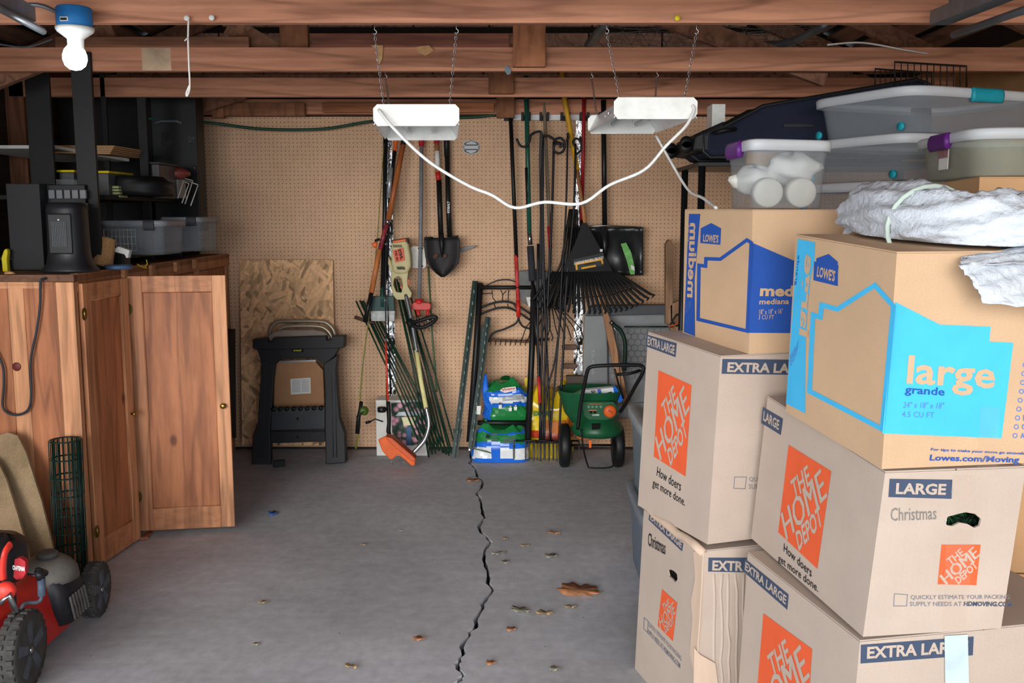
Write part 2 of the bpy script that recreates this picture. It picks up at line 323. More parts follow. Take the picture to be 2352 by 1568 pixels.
# hanging posts and short boards in the roof space
def board(px0,py0,px1,py1,Y,th,mat,label,name='roof_board',cat='board'):
    b=MB(); a=P(px0,py0,Y); c=P(px1,py1,Y); b.b2((a.x,Y,c.z),(c.x,Y+th,a.z),mat); return one(b,name,label,cat,bevel=.003)
board(1178,20,1253,153,4.33,.038,M('post_wood',(188,126,88),.8,kind='wood',c2=(160,100,66)),'square-cut post board with pencil marks nailed to the middle joist','hanging_post','board')
board(640,20,708,112,4.415,.038,studw,'short upright post board left of the hanging lumber','hanging_post','board')
board(1122,100,1180,215,5.26,.038,studw,'short upright post board behind the middle joist','hanging_post','board')
board(715,76,1170,110.3,4.372,.036,M('collar',(150,96,76),.8,kind='wood',c2=(110,66,54),axis=0),'reddish loose timber lying in the roof space between two posts','loose_timber','timber')
board(125,84,572,110.3,4.372,.036,M('collar2',(150,104,78),.8,kind='wood',c2=(110,72,54),axis=0),'brown loose timber lying above the middle joist near the bulb','loose_timber','timber')
board(512,236,700,266,6.03,.038,studw,'short wood block above the left end of the pegboard','nailing_block','wood block')
board(740,236,1135,258,6.03,.038,M('cleat',(176,112,74),.8,kind='wood',c2=(140,84,56),axis=0),'long wood cleat above the middle of the pegboard','nailing_block','wood block')
for x0,x1 in ((484,514),(1140,1182)): board(x0,205,x1,270,6.02,.05,studw,'stud end above the pegboard, %s'%('left of the short block' if x0<500 else 'beside the tool rack'),'wall_stud','stud')
def brace(a,c,Y,label):
    b=MB(); a=P(*a,Y); c=P(*c,Y); d=(c-a).normalized(); nn=V((-d.z,0,d.x))*.045
    b.hexa([a-nn,c-nn,c-nn+V((0,.04,0)),a-nn+V((0,.04,0))],[a+nn,c+nn,c+nn+V((0,.04,0)),a+nn+V((0,.04,0))],rafter); one(b,'roof_brace',label,'brace')
brace((525,55),(660,140),4.42,'slanted roof brace running down towards the left post')
brace((-40,190),(260,70),4.46,'slanted roof brace behind the bulb at far left')
brace((1480,20),(1900,175),4.46,'long slanted roof brace above the clear tubs')
brace((270,300),(560,210),5.95,'slanted brace over the dark shelves')
# pegboard sheets
S=1.2192; x0=P(455,500,BW-.02).x
for i,(lb) in enumerate(('left pegboard sheet behind the sawhorse','middle pegboard sheet with the shield emblem','right pegboard sheet behind the black snow shovel','last pegboard sheet behind the moving boxes')):
    b=MB(); b.b2((x0+S*i+.001,BW-.02,.02),(min(x0+S*(i+1),XR)-.001,BW-.014,2.15),peg); one(b,'pegboard_sheet',lb,'pegboard')
foil=M('foil',(200,200,200),.25,.75,kind='foil',bump=.8)
for i,lb in ((1,'shiny foil tape strip running down behind the fishing rods'),(2,'shiny foil tape strip running down behind the leaf rake')):
    b=MB(); x=x0+S*i; pts=[V((x-.028,BW-.022,z_/20*1.85+.3)) for z_ in range(21)]
    for j in range(20):
        a=V((x-.028,BW-.0225-.004*(j%2),.3+j*.0925)); c=V((x+.028,BW-.0225-.003*((j+1)%3),.3+(j+1)*.0925))
        b.add([a,(c.x,a.y,a.z),c,(a.x,c.y,c.z)],[(0,1,2,3)],foil)
    one(b,'foil_tape',lb,'tape',solid=.002)
# left wall studs
for y_,z0_,lb in ((5.3,1.2,'far'),(4.4,1.2,'near')):
    b=MB(); b.b2((XL,y_,z0_),(XL+.1,y_+.09,2.3),studw); one(b,'wall_stud','%s bare stud on the left wall beside the dark shelves'%lb,'stud')
# ================================================================ door tracks, pipes, netting
def track(pts,w,label):
    t=thing('door_track',label,'rail',pts[-1]); a,c=V(pts[0]),V(pts[-1])
    b=MB(); d=(c-a); b.hexa([a,a+V((w,0,0)),c+V((w,0,0)),c],[q+V((0,0,.045)) for q in (a,a+V((w,0,0)),c+V((w,0,0)),c)],galv); b.build('rail',t)
    b=MB(); b.tube([a+V((w+.02,0,-.03)),c+V((w+.02,0,-.03))],.012,galv); b.build('lip',t)
    b=MB(); b.box(c+V((w/2,-.1,.08)),(.02,.03,.16),galv); b.build('bracket',t)
track([P(-90,-30,2.5),P(58,50,3.2)],.035,'galvanised garage door track at the upper left corner')
track([P(2480,-80,2.3),P(2135,58,3.2)],.06,'galvanised garage door track at the upper right corner')
b=MB(); b.tube([P(1352,104,4.6),P(1410,30,4.2)],.022,galv); one(b,'metal_conduit','short grey pipe poking up between the joists near the right light','pipe')
b=MB(); b.tube(smooth([P(1700,105,4.7),P(1805,100,4.6),P(1900,55,4.3)]),.02,galv); one(b,'metal_conduit','grey bent pipe above the wire netting','pipe')
b=MB(); r_=M('wire',(120,120,118),.5,.5)
for j in range(6):
    b.tube([P(1400+i*40,62+j*8+5*math.sin(i*.9+j),4.5+j*.05) for i in range(13)],.0016,r_,5)
for i in range(24):
    b.tube([P(1400+i*20+k*(8 if i%2 else -8),60+k*11,4.5+k*.06) for k in range(5)],.0014,r_,5)
one(b,'wire_netting','rusty chicken wire netting laid over the joists','netting')
def cable(name,label,cat,pts,r,mat,k=6):
    b=MB(); b.tube(smooth(pts,k),r,mat); return one(b,name,label,cat)
cable('cable','thin white cable sagging over the middle joist at right','cable',[P(1900,103,4.3),P(1980,98,4.3),P(2080,115,4.32),P(2150,126,4.4)],.004,white)
cable('cable','grey cable looping to the blue ceiling box','cable',[P(-10,28,3.28),P(40,14,3.27),P(90,12,3.27),P(135,30,3.27)],.007,galv)
cable('cable','dark cable on the roof brace at upper left','cable',[P(-10,100,4.3),P(60,108,4.3),P(120,90,4.3)],.004,grayp)
cable('garden_hose','dark green hose slung along the top of the pegboard','hose',[P(340,272,5.7),P(480,282,5.95),P(600,296,6.0),P(740,296,6.05),P(860,278,6.08),P(1000,272,6.1),P(1100,268,6.1),P(1165,258,6.1)],.009,M('hose',(26,70,52),.5))
# string, nails, hangers
b=MB(); b.tube(smooth([P(433,45,3.27),P(432,90,3.28),P(434,150,3.28),P(436,200,3.28),P(430,220,3.28),P(428,214,3.28),P(435,196,3.28)]),.003,wht); b.tube([P(433,85,3.27),P(424,94,3.27)],.002,wht)
one(b,'pull_string','white string loop hanging from a nail in the near joist','string')
for (x,y,m,lb) in ((433,44,wht,'white thumbtack holding the string'),(490,43,wht,'white thumbtack right of the string'),(1554,44,yel,'small yellow tack in the near joist')):
    b=MB(); b.lathe([(.001,-.02),(.009,-.02),(.009,-.012),(.004,-.01),(.004,0)],P(x,y,3.298),m,(0,1,0),12); one(b,'thumbtack',lb,'tack')
for pts,Y,m,nm,lb,ct in (([(1160,153),(1166,151),(1174,160),(1172,170),(1165,172),(1159,162)],4.355,'tag_blue','hanging_tag','small blue-grey tag hanging from the middle joist','tag'),([(852,104),(880,104),(878,135),(872,148),(866,140),(868,118)],4.36,'scrap_tan','paper_scrap','torn tan paper scrap stuck on the middle joist behind the left chain','paper'),([(955,108),(985,104),(998,116),(978,128),(962,122)],4.36,'scrap_tan','paper_scrap','crumpled tan paper scrap on the middle joist above the left light','paper')):
    b=MB(); b.slab(pts,Y,.006,M(m,(120,140,150) if m=='tag_blue' else (206,160,112),.8,var=.25,sc=40)); one(b,nm,lb,ct)
# ceiling bulb
c=P(172,62,3.22); t=thing('ceiling_bulb','glowing round bulb in a white socket under a blue box','lamp',c)
b=MB(); a=P(136,24,3.22); b.lathe([(.052,0),(.056,.004),(.056,.06),(.052,.064)],P(172,64,3.22),blueb,n=20); b.build('junction_box',t)
q=P(172,52,3.22)
b=MB(); b.b2((q.x-.022,q.y-.058,q.z-.006),(q.x+.004,q.y-.05,q.z+.008),wht); b.b2((q.x-.02,q.y-.0585,q.z-.003),(q.x+.0,q.y-.055,q.z+.004),blk_ink); b.build('label',t)
b=MB(); q=P(172,68,3.22); b.lathe([(.02,-.075),(.024,-.07),(.026,-.03),(.055,-.008),(.06,0),(.06,.006),(.02,.008)],q,white); b.build('socket',t)
bulbm=M('bulb_glow',(255,255,255),.4,em=6,var=0)
b=MB(); q=P(172,132,3.22); b.lathe([(.001,-.042),(.018,-.038),(.032,-.026),(.038,-.008),(.038,.006),(.032,.024),(.022,.036),(.016,.046),(.015,.06)],q,bulbm); b.build('bulb',t)
pl=D.lights.new('bulb_light','POINT'); pl.energy=.6; pl.shadow_soft_size=.04; pl.color=(.85,.93,1); po=D.objects.new('bulb_light',pl); COL.objects.link(po); po.location=q+V((0,-.06,-.03))
# shop lights
def chain(px0,py0,Y0,px1,py1,Y1,label):
    t=thing('hanging_chain',label,'chain',P(px1,py1,Y1)); a=P(px0,py0,Y0); c=P(px1,py1,Y1)
    b=MB(); b.tube([a+V((0,0,.012)),a+V((0,0,-.01))]+[a+V((.007*math.sin(k*.7),0,-.018-.007*(1-math.cos(k*.7)))) for k in range(7)],.0018,steel,6); b.build('hook',t)
    b=MB(); a2=a+V((0,0,-.03)); nl=int((c-a2).length/.011); d=(c-a2).normalized()
    for i in range(nl):
        m=a2.lerp(c,(i+.5)/nl); s_=V((.0035,0,0)) if i%2 else V((0,.0035,0))
        b.tube([m-d*.0075,m-d*.004+s_,m+d*.004+s_,m+d*.0075,m+d*.004-s_,m-d*.004-s_],.0010,steel,4,closed=True)
    b.build('links',t)
refl=M('white_reflector',(228,230,232),.25)
def shoplight(f0,f1,b0,b1,Yf,Yb,H,label):
    # front-top-left, front-top-right pixels, back-bottom-left/right pixels
    A=P(*f0,Yf); B=P(*f1,Yf); B.z=A.z; Cc=P(*b0,Yb); Dd=P(*b1,Yb); zb=A.z-H
    C=V((Cc.x,Yb,zb)); Dv=V((Dd.x,Yb,zb)); t=thing('shop_light',label,'lamp',(A+B+C+Dv)/4)
    up=V((0,0,H)); A0=V((A.x,A.y,zb)); B0=V((B.x,B.y,zb)); th=V((0,0,.004))
    b=MB(); ins=.035                       # hood: roof panel and two sloping sides
    e=(B0-A0).normalized()*ins
    b.hexa([A0+up-th+e*1.2,B0+up-th-e*1.2,Dv+up-th-e*1.2,C+up-th+e*1.2],[A0+up+e*1.2,B0+up-e*1.2,Dv+up-e*1.2,C+up+e*1.2],refl)
    b.hexa([A0,A0+e*.06,C+e*.06,C],[A0+up+e*1.0,A0+up+e*1.3,C+up+e*1.3,C+up+e*1.0],refl); b.hexa([B0-e*.06,B0,Dv,Dv-e*.06],[B0+up-e*1.3,B0+up-e*1.0,Dv+up-e*1.0,Dv+up-e*1.3],refl)
    b.build('hood',t)
    for nm,(p,q_),yy in (('end_plate',(A0,B0),-.004),('end_plate',(C,Dv),.004)):
        b=MB(); W=(q_-p).length; d=(q_-p).normalized(); k=.014; z0=-.004; H2=H+.004
        pts=[p+d*k+V((0,0,z0)),q_-d*k+V((0,0,z0)),q_+V((0,0,k)),q_+V((0,0,H2-k)),q_-d*k+V((0,0,H2)),p+d*k+V((0,0,H2)),p+V((0,0,H2-k)),p+V((0,0,k))]
        b.prism(pts,(0,yy,0),white); b.build(nm,t,bevel=.001)
    for s_ in (.33,.67):
        b=MB(); a=A0.lerp(B0,s_)+V((0,.03,.03)); c=C.lerp(Dv,s_)+V((0,-.03,.03)); b.tube([a,c],.009,M('glass_tube',(225,228,230),.1,alpha=.6),12); 
        o=b.build('tube',t)
        for h_ in (a+V((0,.01,.012)),c+V((0,-.01,.012))): b=MB(); b.box(h_,(.022,.02,.045),white); b.build('tube_holder',o)
    for s_ in (0,1):
        b=MB(); m=(A0 if s_==0 else B0).lerp(C if s_==0 else Dv,.5)+up*.5+e*(.55 if s_==0 else -.55)
        for j in (-.12,.0,.12): b.box(m+V((0,j,0)),(.004,.02,.008),steel)
        b.build('vent_slot',t)
    return t
shoplight((857,242),(1055,240),(884,318),(1052,316),3.36,3.98,.066,'white two-tube shop light hanging left of the middle')
shoplight((1410,226),(1602,236),(1350,308),(1508,311),3.36,3.95,.066,'white two-tube shop light hanging right of the middle')
for a in ((860,56,3.32,882,244,3.38,'front left chain of the left shop light'),(1048,54,3.32,1033,242,3.38,'front right chain of the left shop light'),(885,163,4.39,895,246,3.92,'back left chain of the left shop light'),(1394,54,3.32,1424,228,3.38,'front left chain of the right shop light'),(1600,55,3.32,1571,234,3.38,'front right chain of the right shop light'),(1359,163,4.39,1370,262,3.9,'back left chain of the right shop light'),(1509,160,4.39,1504,240,3.9,'back right chain of the right shop light')): chain(*a)
cord=M('white_cord',(236,236,232),.5)
cable('cable','white cord drooping from the left shop light across to the right one','cord',[P(870,252,3.34),P(900,290,3.3),P(960,350,3.3),P(1010,388,3.3),P(1080,428,3.3),P(1130,448,3.3),P(1183,477,3.3),P(1250,464,3.3),P(1335,467,3.3),P(1400,425,3.3),P(1480,390,3.3),P(1530,335,3.3),P(1575,290,3.32),P(1594,255,3.34),P(1590,242,3.35)],.0056,cord)
cable('cable','white cord running from the right shop light down to the boxes','cord',[P(1507,312,3.9),P(1540,370,3.8),P(1580,435,3.6),P(1615,455,3.3),P(1645,478,2.98)],.0052,cord)
# ================================================================ moving boxes
class Carton:
    def __init__(s,name,label,mat,Ct,Cb,Yc,Lt,Lb,Yl,w,hole=None,group=None):
        s.mat=mat; s.Cb=P(*Cb,Yc); s.Ct=P(*Ct,Yc); s.Lb=P(*Lb,Yl); z=P(*Lt,Yl).z
        up=(s.Ct-s.Cb); s.Lt=s.Lb+up*((z-s.Lb.z)/up.z)
        d=(s.Cb-s.Lb); d.z=0; d.normalize(); s.d=V((-d.y,d.x,0)) # to the right
        if s.d.x<0: s.d=-s.d
        s.Rb=s.Cb+s.d*w; s.Rt=s.Ct+s.d*w; s.Bb=s.Lb+s.d*w; s.Bt=s.Lt+s.d*w
        s.t=thing(name,label,'box',(s.Cb+s.Bb)/2,group); s.mb=MB(); s.w=w
        s.nl=(s.Cb-s.Lb).cross(s.Ct-s.Cb).normalized(); s.nr=(s.Rb-s.Cb).cross(s.Ct-s.Cb).normalized()
        if s.nl.dot(V((0,0,EYE))-s.Cb)<0: s.nl=-s.nl
        if s.nr.dot(V((0,0,EYE))-s.Cb)<0: s.nr=-s.nr
        s.hole=hole or {}
    def hit(s,f,px,off=.0009):
        n=s.nl if f=='l' else s.nr; d=ray(*px); o=V((0,0,EYE)); t=(s.Cb-o).dot(n)/d.dot(n); return o+d*t+n*off
    def poly(s,f,pts,mat,off=.0009):
        q=[s.hit(f,p,off) for p in pts]
        tr=tessellate_polygon([q]); s.mb.add(q,[tuple(x) for x in tr],mat)
    def line(s,f,pts,wd,mat,closed=True):
        q=[V(p) for p in pts]; n=len(q)
        outer=[];inner=[]
        for i in range(n):
            a=q[i-1] if (closed or i) else q[i]; c=q[(i+1)%n] if (closed or i<n-1) else q[i]
            d1=(q[i]-a); d2=(c-q[i]); d1=d1.normalized() if d1.length else d2.normalized(); d2=d2.normalized() if d2.length else d1
            nn=V((-d1.y-d2.y,d1.x+d2.x)); nn.normalize(); k=wd/2/max(.35,nn.dot(V((-d1.y,d1.x))))
            outer.append(q[i]+nn*k); inner.append(q[i]-nn*k)
        m=n if closed else n-1
        for i in range(m):
            j=(i+1)%n; s.mb.add([s.hit(f,x) for x in (outer[i],outer[j],inner[j],inner[i])],[(0,1,2,3)],mat)
    def text(s,f,st,O,A,B,mat,bold=0,off=.0018):
        s.mb.text(st,s.hit(f,O,0),s.hit(f,A,0),s.hit(f,B,0),mat,bold,off)
    def face(s,q,hole=None):
        if hole:
            allp=list(q)+list(hole); s.mb.add(allp,[tuple(x) for x in tessellate_polygon([list(q),list(hole)])],s.mat)
            n=(q[1]-q[0]).cross(q[2]-q[1]).normalized(); c=(s.Cb+s.Bt)/2
            if n.dot(c-q[0])<0: n=-n
            h2=[p+n*.006 for p in hole]; k=len(hole); s.mb.add(list(hole)+h2,[(i,(i+1)%k,(i+1)%k+k,i+k) for i in range(k)],s.mat)
        else: s.mb.add(q,[(0,1,2,3)],s.mat)
    def done(s):
        hl=[s.hit('l',p,0) for p in s.hole['l']] if 'l' in s.hole else None; hr=[s.hit('r',p,0) for p in s.hole['r']] if 'r' in s.hole else None
        s.face([s.Lb,s.Cb,s.Ct,s.Lt],hl); s.face([s.Cb,s.Rb,s.Rt,s.Ct],hr)
        s.face([s.Rb,s.Bb,s.Bt,s.Rt]); s.face([s.Bb,s.Lb,s.Lt,s.Bt]); s.face([s.Bb,s.Rb,s.Cb,s.Lb])
        s.mb.build('carton',s.t)
        # top flaps: two long flaps meeting at a slit, rolled at the outer fold
        up=V((0,0,.004)); ml=(s.Lt+s.Bt)/2; mc=(s.Ct+s.Rt)/2; g=s.d*.0012
        for p,q,p2,q2 in ((s.Lt,s.Ct,ml-g,mc-g),(s.Bt,s.Rt,ml+g,mc+g)):
            b=MB(); b.hexa([p,q,q2,p2],[p+up,q+up,q2+up,p2+up],s.mat); b.build('top_flap',s.t,bevel=.0015)
        return s.t
    def logo(s,f,bl,br,tl,tr,bg=True):
        def Q(u,v):
            return tuple((bl[i]*(1-u)*(1-v)+br[i]*u*(1-v)+tl[i]*(1-u)*v+tr[i]*u*v) for i in (0,1))
        s.poly(f,[bl,br,tr,tl],hdor)
        for st,o,a,b_,bo in (('THE',(.28,.47),(.62,.76),(.14,.63),.02),('HOME',(.225,.0),(1.0,.735),(.02,.225),.004),('DEPOT',(.535,.005),(1.0,.455),(.40,.16),.03)):
            if st=='HOME':
                for k,e in ((-.008,.0016),(0,.0019),(.008,.0022)): s.text(f,st,Q(o[0]+k,o[1]+k),Q(a[0]+k,a[1]+k),Q(b_[0]+k,b_[1]+k),s.mat,0,e)
            else: s.text(f,st,Q(*o),Q(*a),Q(*b_),s.mat,bo)
        # stencil cuts across the letters
        return Q
# --- the brown Lowe's large
c=Carton('moving_box','brown large moving box with sky-blue house print, topmost at right front',cardl,(2060,582),(2025,1077),1.98,(1833,541),(1805,945),2.45,.61)
c.poly('l',[(1833,549),(1873,556),(1871,600),(1862,640),(1856,700),(1852,770),(1850,880),(1850,949),(1806,926)],lcyan)
c.text('l','large',(1831,765),(1845,582),(1857,775),cardl,.03); c.text('l','grande',(1825,655),(1832,586),(1832,656),lblue,.0)
c.text('l','24"x18"x18"',(1815,832),(1835,798),(1816,815),lviol); c.text('l','4.5 CU FT',(1815,845),(1832,815),(1817,826),lviol)
c.poly('l',[(1876,593),(1904,583),(1925,601),(1925,657),(1872,644)],lblue); c.poly('l',[(1871,600),(1927,610),(1922,656),(1869,643)],lblue,.0011)
c.text('l',"LOWE'S",(1877,635),(1918,647),(1880,610),cardl,.03)
c.line('l',[(1868,723),(1885,728),(1888,700),(1924,710),(2010,655),(2053,703),(2027,985),(1860,898)],11,lcyan)
c.poly('r',[(2056,693),(2158,745),(2275,750),(2272,784),(2327,787),(2300,1006),(2026,995)],lcyan)
c.text('r','large',(2079,900),(2281,912),(2086,815),cardl,.022,.002); c.text('r','grande',(2076,908),(2167,914),(2079,884),lblue,.02,.002)
c.text('r','24" x 18" x 18"',(2073,936),(2166,938),(2075,922),lviol,0,.002); c.text('r','4.5 CU FT',(2070,957),(2144,959),(2071,944),lviol,0,.002)
c.text('r','For tips to make your move go smoothly,',(2136,1036),(2362,1046),(2138,1028),lblue,.02,.002); c.text('r','Lowes.com/Moving',(2133,1061),(2338,1066),(2136,1043),lblue,.025,.002)
for k in range(9):
    x=2331+k*2.9; y=1000-k*20.3; c.line('r',[(x+5*math.cos(a*.7854),y+5*math.sin(a*.7854)) for a in range(8)],2,lviol)
for k,ch in enumerate('ACLBDEFS'):
    if k<4: c.text('r',ch,(2343+k*3,1006-k*20.3),(2353+k*3,1007-k*20.3),(2343+k*3,993-k*20.3),lviol,.02)
c.done()
tape=M('packing_tape',(225,215,200),.12,alpha=.05,spec=.6)
b=MB(); q=[c.hit('r',p,.006) for p in ((2248,932),(2292,934),(2286,1082),(2240,1080))]; b.add(q,[(0,1,2,3)],tape); b.build('packing_tape',c.t)
LOW=c
# --- HD large
hole=[(2170,1196),(2178,1186),(2200,1180),(2218,1176),(2240,1180),(2254,1192),(2250,1207),(2238,1212),(2222,1203),(2204,1200),(2188,1208),(2175,1206)]
c=Carton('moving_box','tan LARGE moving box with orange square and green garland in its hand hole',cardh,(2033,1086),(1982,1462),2.0,(1750,912),(1725,1235),2.645,.33,hole={'r':hole})
c.poly('l',[(1753,934),(1799,961),(1794,999),(1749,971)],ink); c.text('l','LARGE',(1754,965),(1790,988),(1756,943),cardh,.03)
c.logo('l',(1788,1222),(1878,1306),(1812,1021),(1910,1082))
c.text('l','How doers',(1801,1266),(1865,1326),(1802,1247),blk_ink,.005); c.text('l','get more done.',(1788,1293),(1880,1366),(1789,1271),blk_ink,.005)
c.poly('r',[(2043,1099),(2187,1101),(2185,1145),(2040,1141)],ink); c.text('r','LARGE',(2056,1134),(2171,1136),(2058,1108),cardh,.035)
c.text('r','Christmas',(2045,1196),(2150,1192),(2045,1166),M('pencil',(120,116,112),.8),-.0)
c.logo('r',(2153,1341),(2242,1343),(2162,1250),(2252,1250))
c.text('r','QUICKLY ESTIMATE YOUR PACKING',(2091,1377),(2318,1376),(2091,1366),M('gray_ink',(110,116,128),.8),0); c.text('r','SUPPLY NEEDS AT',(2089,1391),(2208,1391),(2089,1381),_m['gray_ink'],0); c.text('r','HDMOVING.COM',(2212,1391),(2322,1392),(2214,1380),ink,.03)
c.line('r',[(2054,1363),(2084,1365),(2082,1391),(2052,1391)],1.6,_m['gray_ink'])
c.done(); HDL=c
b=MB()
for (u0,u1,n0,n1) in ((2226,2290,1080,1136),):
    b.add([c.hit('r',p,.005) for p in ((2188,1089),(2240,1090),(2234,1136),(2206,1150),(2180,1128))],[(0,1,2,3,4)],tape)
b.add([c.hit('r',p,.005) for p in ((2180,1215),(2235,1215),(2232,1250),(2215,1448),(2160,1448),(2170,1250))],[(0,1,2,3,4,5)],tape); b.build('packing_tape',c.t)
gm=M('garland_green',(24,74,36),.6); b=MB(); base=c.hit('r',(2212,1195),-.05)
for k in range(150):
    a=base+c.d*random.uniform(-.055,.055)+V((0,0,random.uniform(-.03,.02))); e=a+V((random.uniform(-.03,.03),random.uniform(-.035,.02),random.uniform(-.02,.03)))
    b.tube([a,e],.0011,gm,3)
b.tube([base+c.d*-.06+V((0,0,-.02)),base+c.d*.06+V((0,0,-.02))],.012,M('garland_core',(14,34,22),.8),8)
for k in range(5): b.tube([base+c.d*(-.05+k*.006)+V((0,-.03,-.03)),base+c.d*(-.045+k*.006)+V((0,-.03,.025))],.0018,wht,5)
one(b,'artificial_garland','green needle garland showing through the hand hole of the LARGE box','garland')
# --- HD extra large, upper left stack
c=Carton('moving_box','clean EXTRA LARGE moving box under the royal-blue house box',cardh,(1655,820),(1625,1250),2.65,(1483,764),(1465,1160),3.08,.52)
c.poly('l',[(1486,768),(1555,788),(1552,820),(1484,795)],ink); c.text('l','EXTRA LARGE',(1488,792),(1550,814),(1489,772),cardh,.03)
c.logo('l',(1502,1048),(1575,1094),(1513,850),(1589,884))
c.text('l','How doers',(1509,1092),(1564,1128),(1511,1071),blk_ink,.005); c.text('l','get more done.',(1499,1121),(1573,1168),(1501,1098),blk_ink,.005)
c.poly('r',[(1659,824),(1860,826),(1858,861),(1657,858)],ink); c.text('r','EXTRA LARGE',(1669,854),(1866,858),(1671,831),cardh,.035)
c.line('r',[(1687,1095),(1714,1095),(1711,1122),(1685,1121)],1.6,_m['gray_ink']); c.text('r','QUICKLY ESTIMATE YOUR PACKING',(1720,1106),(1930,1106),(1720,1095),_m['gray_ink'],0); c.text('r','SUPPLY NEEDS AT HDMOVING.COM',(1719,1122),(1930,1122),(1719,1111),_m['gray_ink'],0)
c.done()
# --- HD extra large, lower left, crushed
holel=[(1533,1310),(1540,1307),(1548,1311),(1555,1318),(1556,1330),(1551,1338),(1543,1328),(1536,1322)]
c=Carton('moving_box','crushed EXTRA LARGE moving box at floor level with Christmas written in marker',cardh,(1618,1266),(1590,1691),2.65,(1483,1162),(1458,1535),3.08,.46,hole={'l':holel})
c.poly('l',[(1493,1175),(1570,1248),(1567,1266),(1490,1193)],ink); c.text('l','EXTRA LARGE',(1494,1192),(1566,1259),(1496,1178),cardh,.03)
c.text('l','Christmas',(1489,1252),(1529,1274),(1490,1222),blk_ink,.01)
c.logo('l',(1511,1436),(1546,1472),(1521,1352),(1556,1384))
c.text('l','QUICKLY ESTIMATE YOUR PACKING',(1490,1438),(1566,1520),(1490,1426),_m['gray_ink'],0); c.text('l','SUPPLY NEEDS AT HDMOVING.COM',(1488,1454),(1563,1536),(1488,1442),_m['gray_ink'],.01)
c.line('l',[(1480,1418),(1489,1426),(1488,1452),(1479,1444)],1.4,_m['gray_ink'])
c.poly('r',[(1627,1280),(1715,1280),(1715,1314),(1626,1312)],ink); c.text('r','EXTR',(1635,1309),(1706,1311),(1636,1286),cardh,.035)
c.done()
torn=M('torn_card',(206,180,158),.9,kind='card')
def torn_piece(par,f,pts,off,th=.004,name='torn_flap'):
    q=[par.hit(f,p,off) for p in pts]; n=par.nl if f=='l' else par.nr; b=MB(); b.prism(q,n*th,torn); return b.build(name,par.t)
torn_piece(c,'l',[(1596,1266),(1618,1268),(1610,1420),(1600,1560),(1588,1500),(1594,1420),(1590,1380),(1600,1330)],.001)
torn_piece(c,'r',[(1592,1485),(1605,1500),(1640,1520),(1650,1600),(1590,1640)],.004)
b=MB()
for k in range(5):
    x=1640+k*17; b.tube([c.hit('r',(x+random.uniform(-3,3),1318+j*40),-.002) for j in range(8)],.005,cardh,6)
b.build('crease',c.t)
b=MB(); rr=[c.Lt.lerp(c.Ct,t/8)+V((0,0,.0+.004*math.sin(t*2.2)))+c.nl*.004 for t in range(9)]; b.tube(rr,[.008,.009,.01,.013,.016,.013,.012,.014,.012],torn,8); b.build('crushed_edge',c.t)
# --- HD extra large, bottom right
c=Carton('moving_box','EXTRA LARGE moving box lowest at front right with white tape strip',cardh,(1975,1474),(1925,2043),2.0,(1707,1270),(1685,1734),2.55,.62)
c.poly('l',[(1711,1282),(1812,1365),(1809,1400),(1708,1312)],ink); c.text('l','EXTRA LARGE',(1712,1308),(1806,1389),(1714,1289),cardh,.03)
c.logo('l',(1735,1640),(1850,1735),(1754,1408),(1866,1490))
c.poly('r',[(1977,1480),(2236,1461),(2234,1504),(1976,1523)],ink); c.text('r','EXTRA LARGE',(1990,1512),(2222,1497),(1991,1484),cardh,.035)
c.done()
b=MB(); b.add([c.hit('r',p,.004) for p in ((2167,1458),(2220,1455),(2226,1700),(2170,1700))],[(0,1,2,3)],M('white_tape',(186,204,210),.5)); b.build('white_tape_strip',c.t,solid=.0006)
# --- Lowe's medium
c=Carton('moving_box','brown medium moving box with royal-blue house print below the clear tubs',cardl,(1729,484),(1720,813),2.67,(1580,483),(1568,766),3.07,.457)
c.poly('l',[(1583,491),(1609,491),(1603,560),(1596,640),(1597,772),(1571,762)],lblue)
c.text('l','medium',(1579,682),(1586,512),(1597,684),cardl,.03); c.text('l','mediana',(1574,585),(1581,515),(1580,586),cardl,.0)
c.text('l','18"x18"x16"',(1573,712),(1590,694),(1574,702),lviol); c.text('l','3 CU FT',(1573,722),(1588,706),(1574,712),lviol)
c.poly('l',[(1610,524),(1634,512),(1657,524),(1655,562),(1609,558)],lblue); c.text('l',"LOWE'S",(1616,555),(1651,558),(1617,537),cardl,.03)
c.line('l',[(1606,609),(1621,611),(1622,594),(1655,595),(1716,551),(1726,557),(1717,760),(1604,733)],8,lblue)
c.poly('r',[(1727,557),(1822,598),(1850,600),(1850,628),(1880,630),(1872,765),(1720,764)],lblue)
c.text('r','medium',(1744,680),(1887,682),(1746,654),cardl,.04,.002); c.text('r','mediana',(1743,699),(1811,698),(1744,686),cardl,.02,.002); c.text('r','18" x 18" x 16"',(1743,722),(1797,720),(1743,710),cardl,0,.002); c.text('r','3 CU FT',(1741,733),(1776,733),(1742,723),cardl,0,.002)
c.done(); MED=c
# --- plain box behind with green print
c=Carton('moving_box','plain brown box with green print behind the white wrap at far right',cardg,(2250,409),(2240,615),2.75,(2110,430),(2105,590),3.2,.5)
c.poly('l',[(2172,452),(2212,446),(2222,452),(2222,460),(2174,466)],M('green_ink',(30,96,60),.8)); c.line('r',[(2346,462),(2338,470),(2338,480),(2346,484)],4,_m['green_ink'],False)
c.done(); BK=c
for i in range(3):
    h=BK.Cb.z/3; b=MB(); q=[BK.Cb,BK.Rb,BK.Bb,BK.Lb]; b.hexa([V((p.x+.02,p.y+.02,h*i+.001)) for p in q],[V((p.x+.02,p.y+.02,h*(i+1)-.003)) for p in q],cardg)
    one(b,'storage_carton','plain carton stacked under the brown box with green print','box','cartons under the green-print box',bevel=.003)
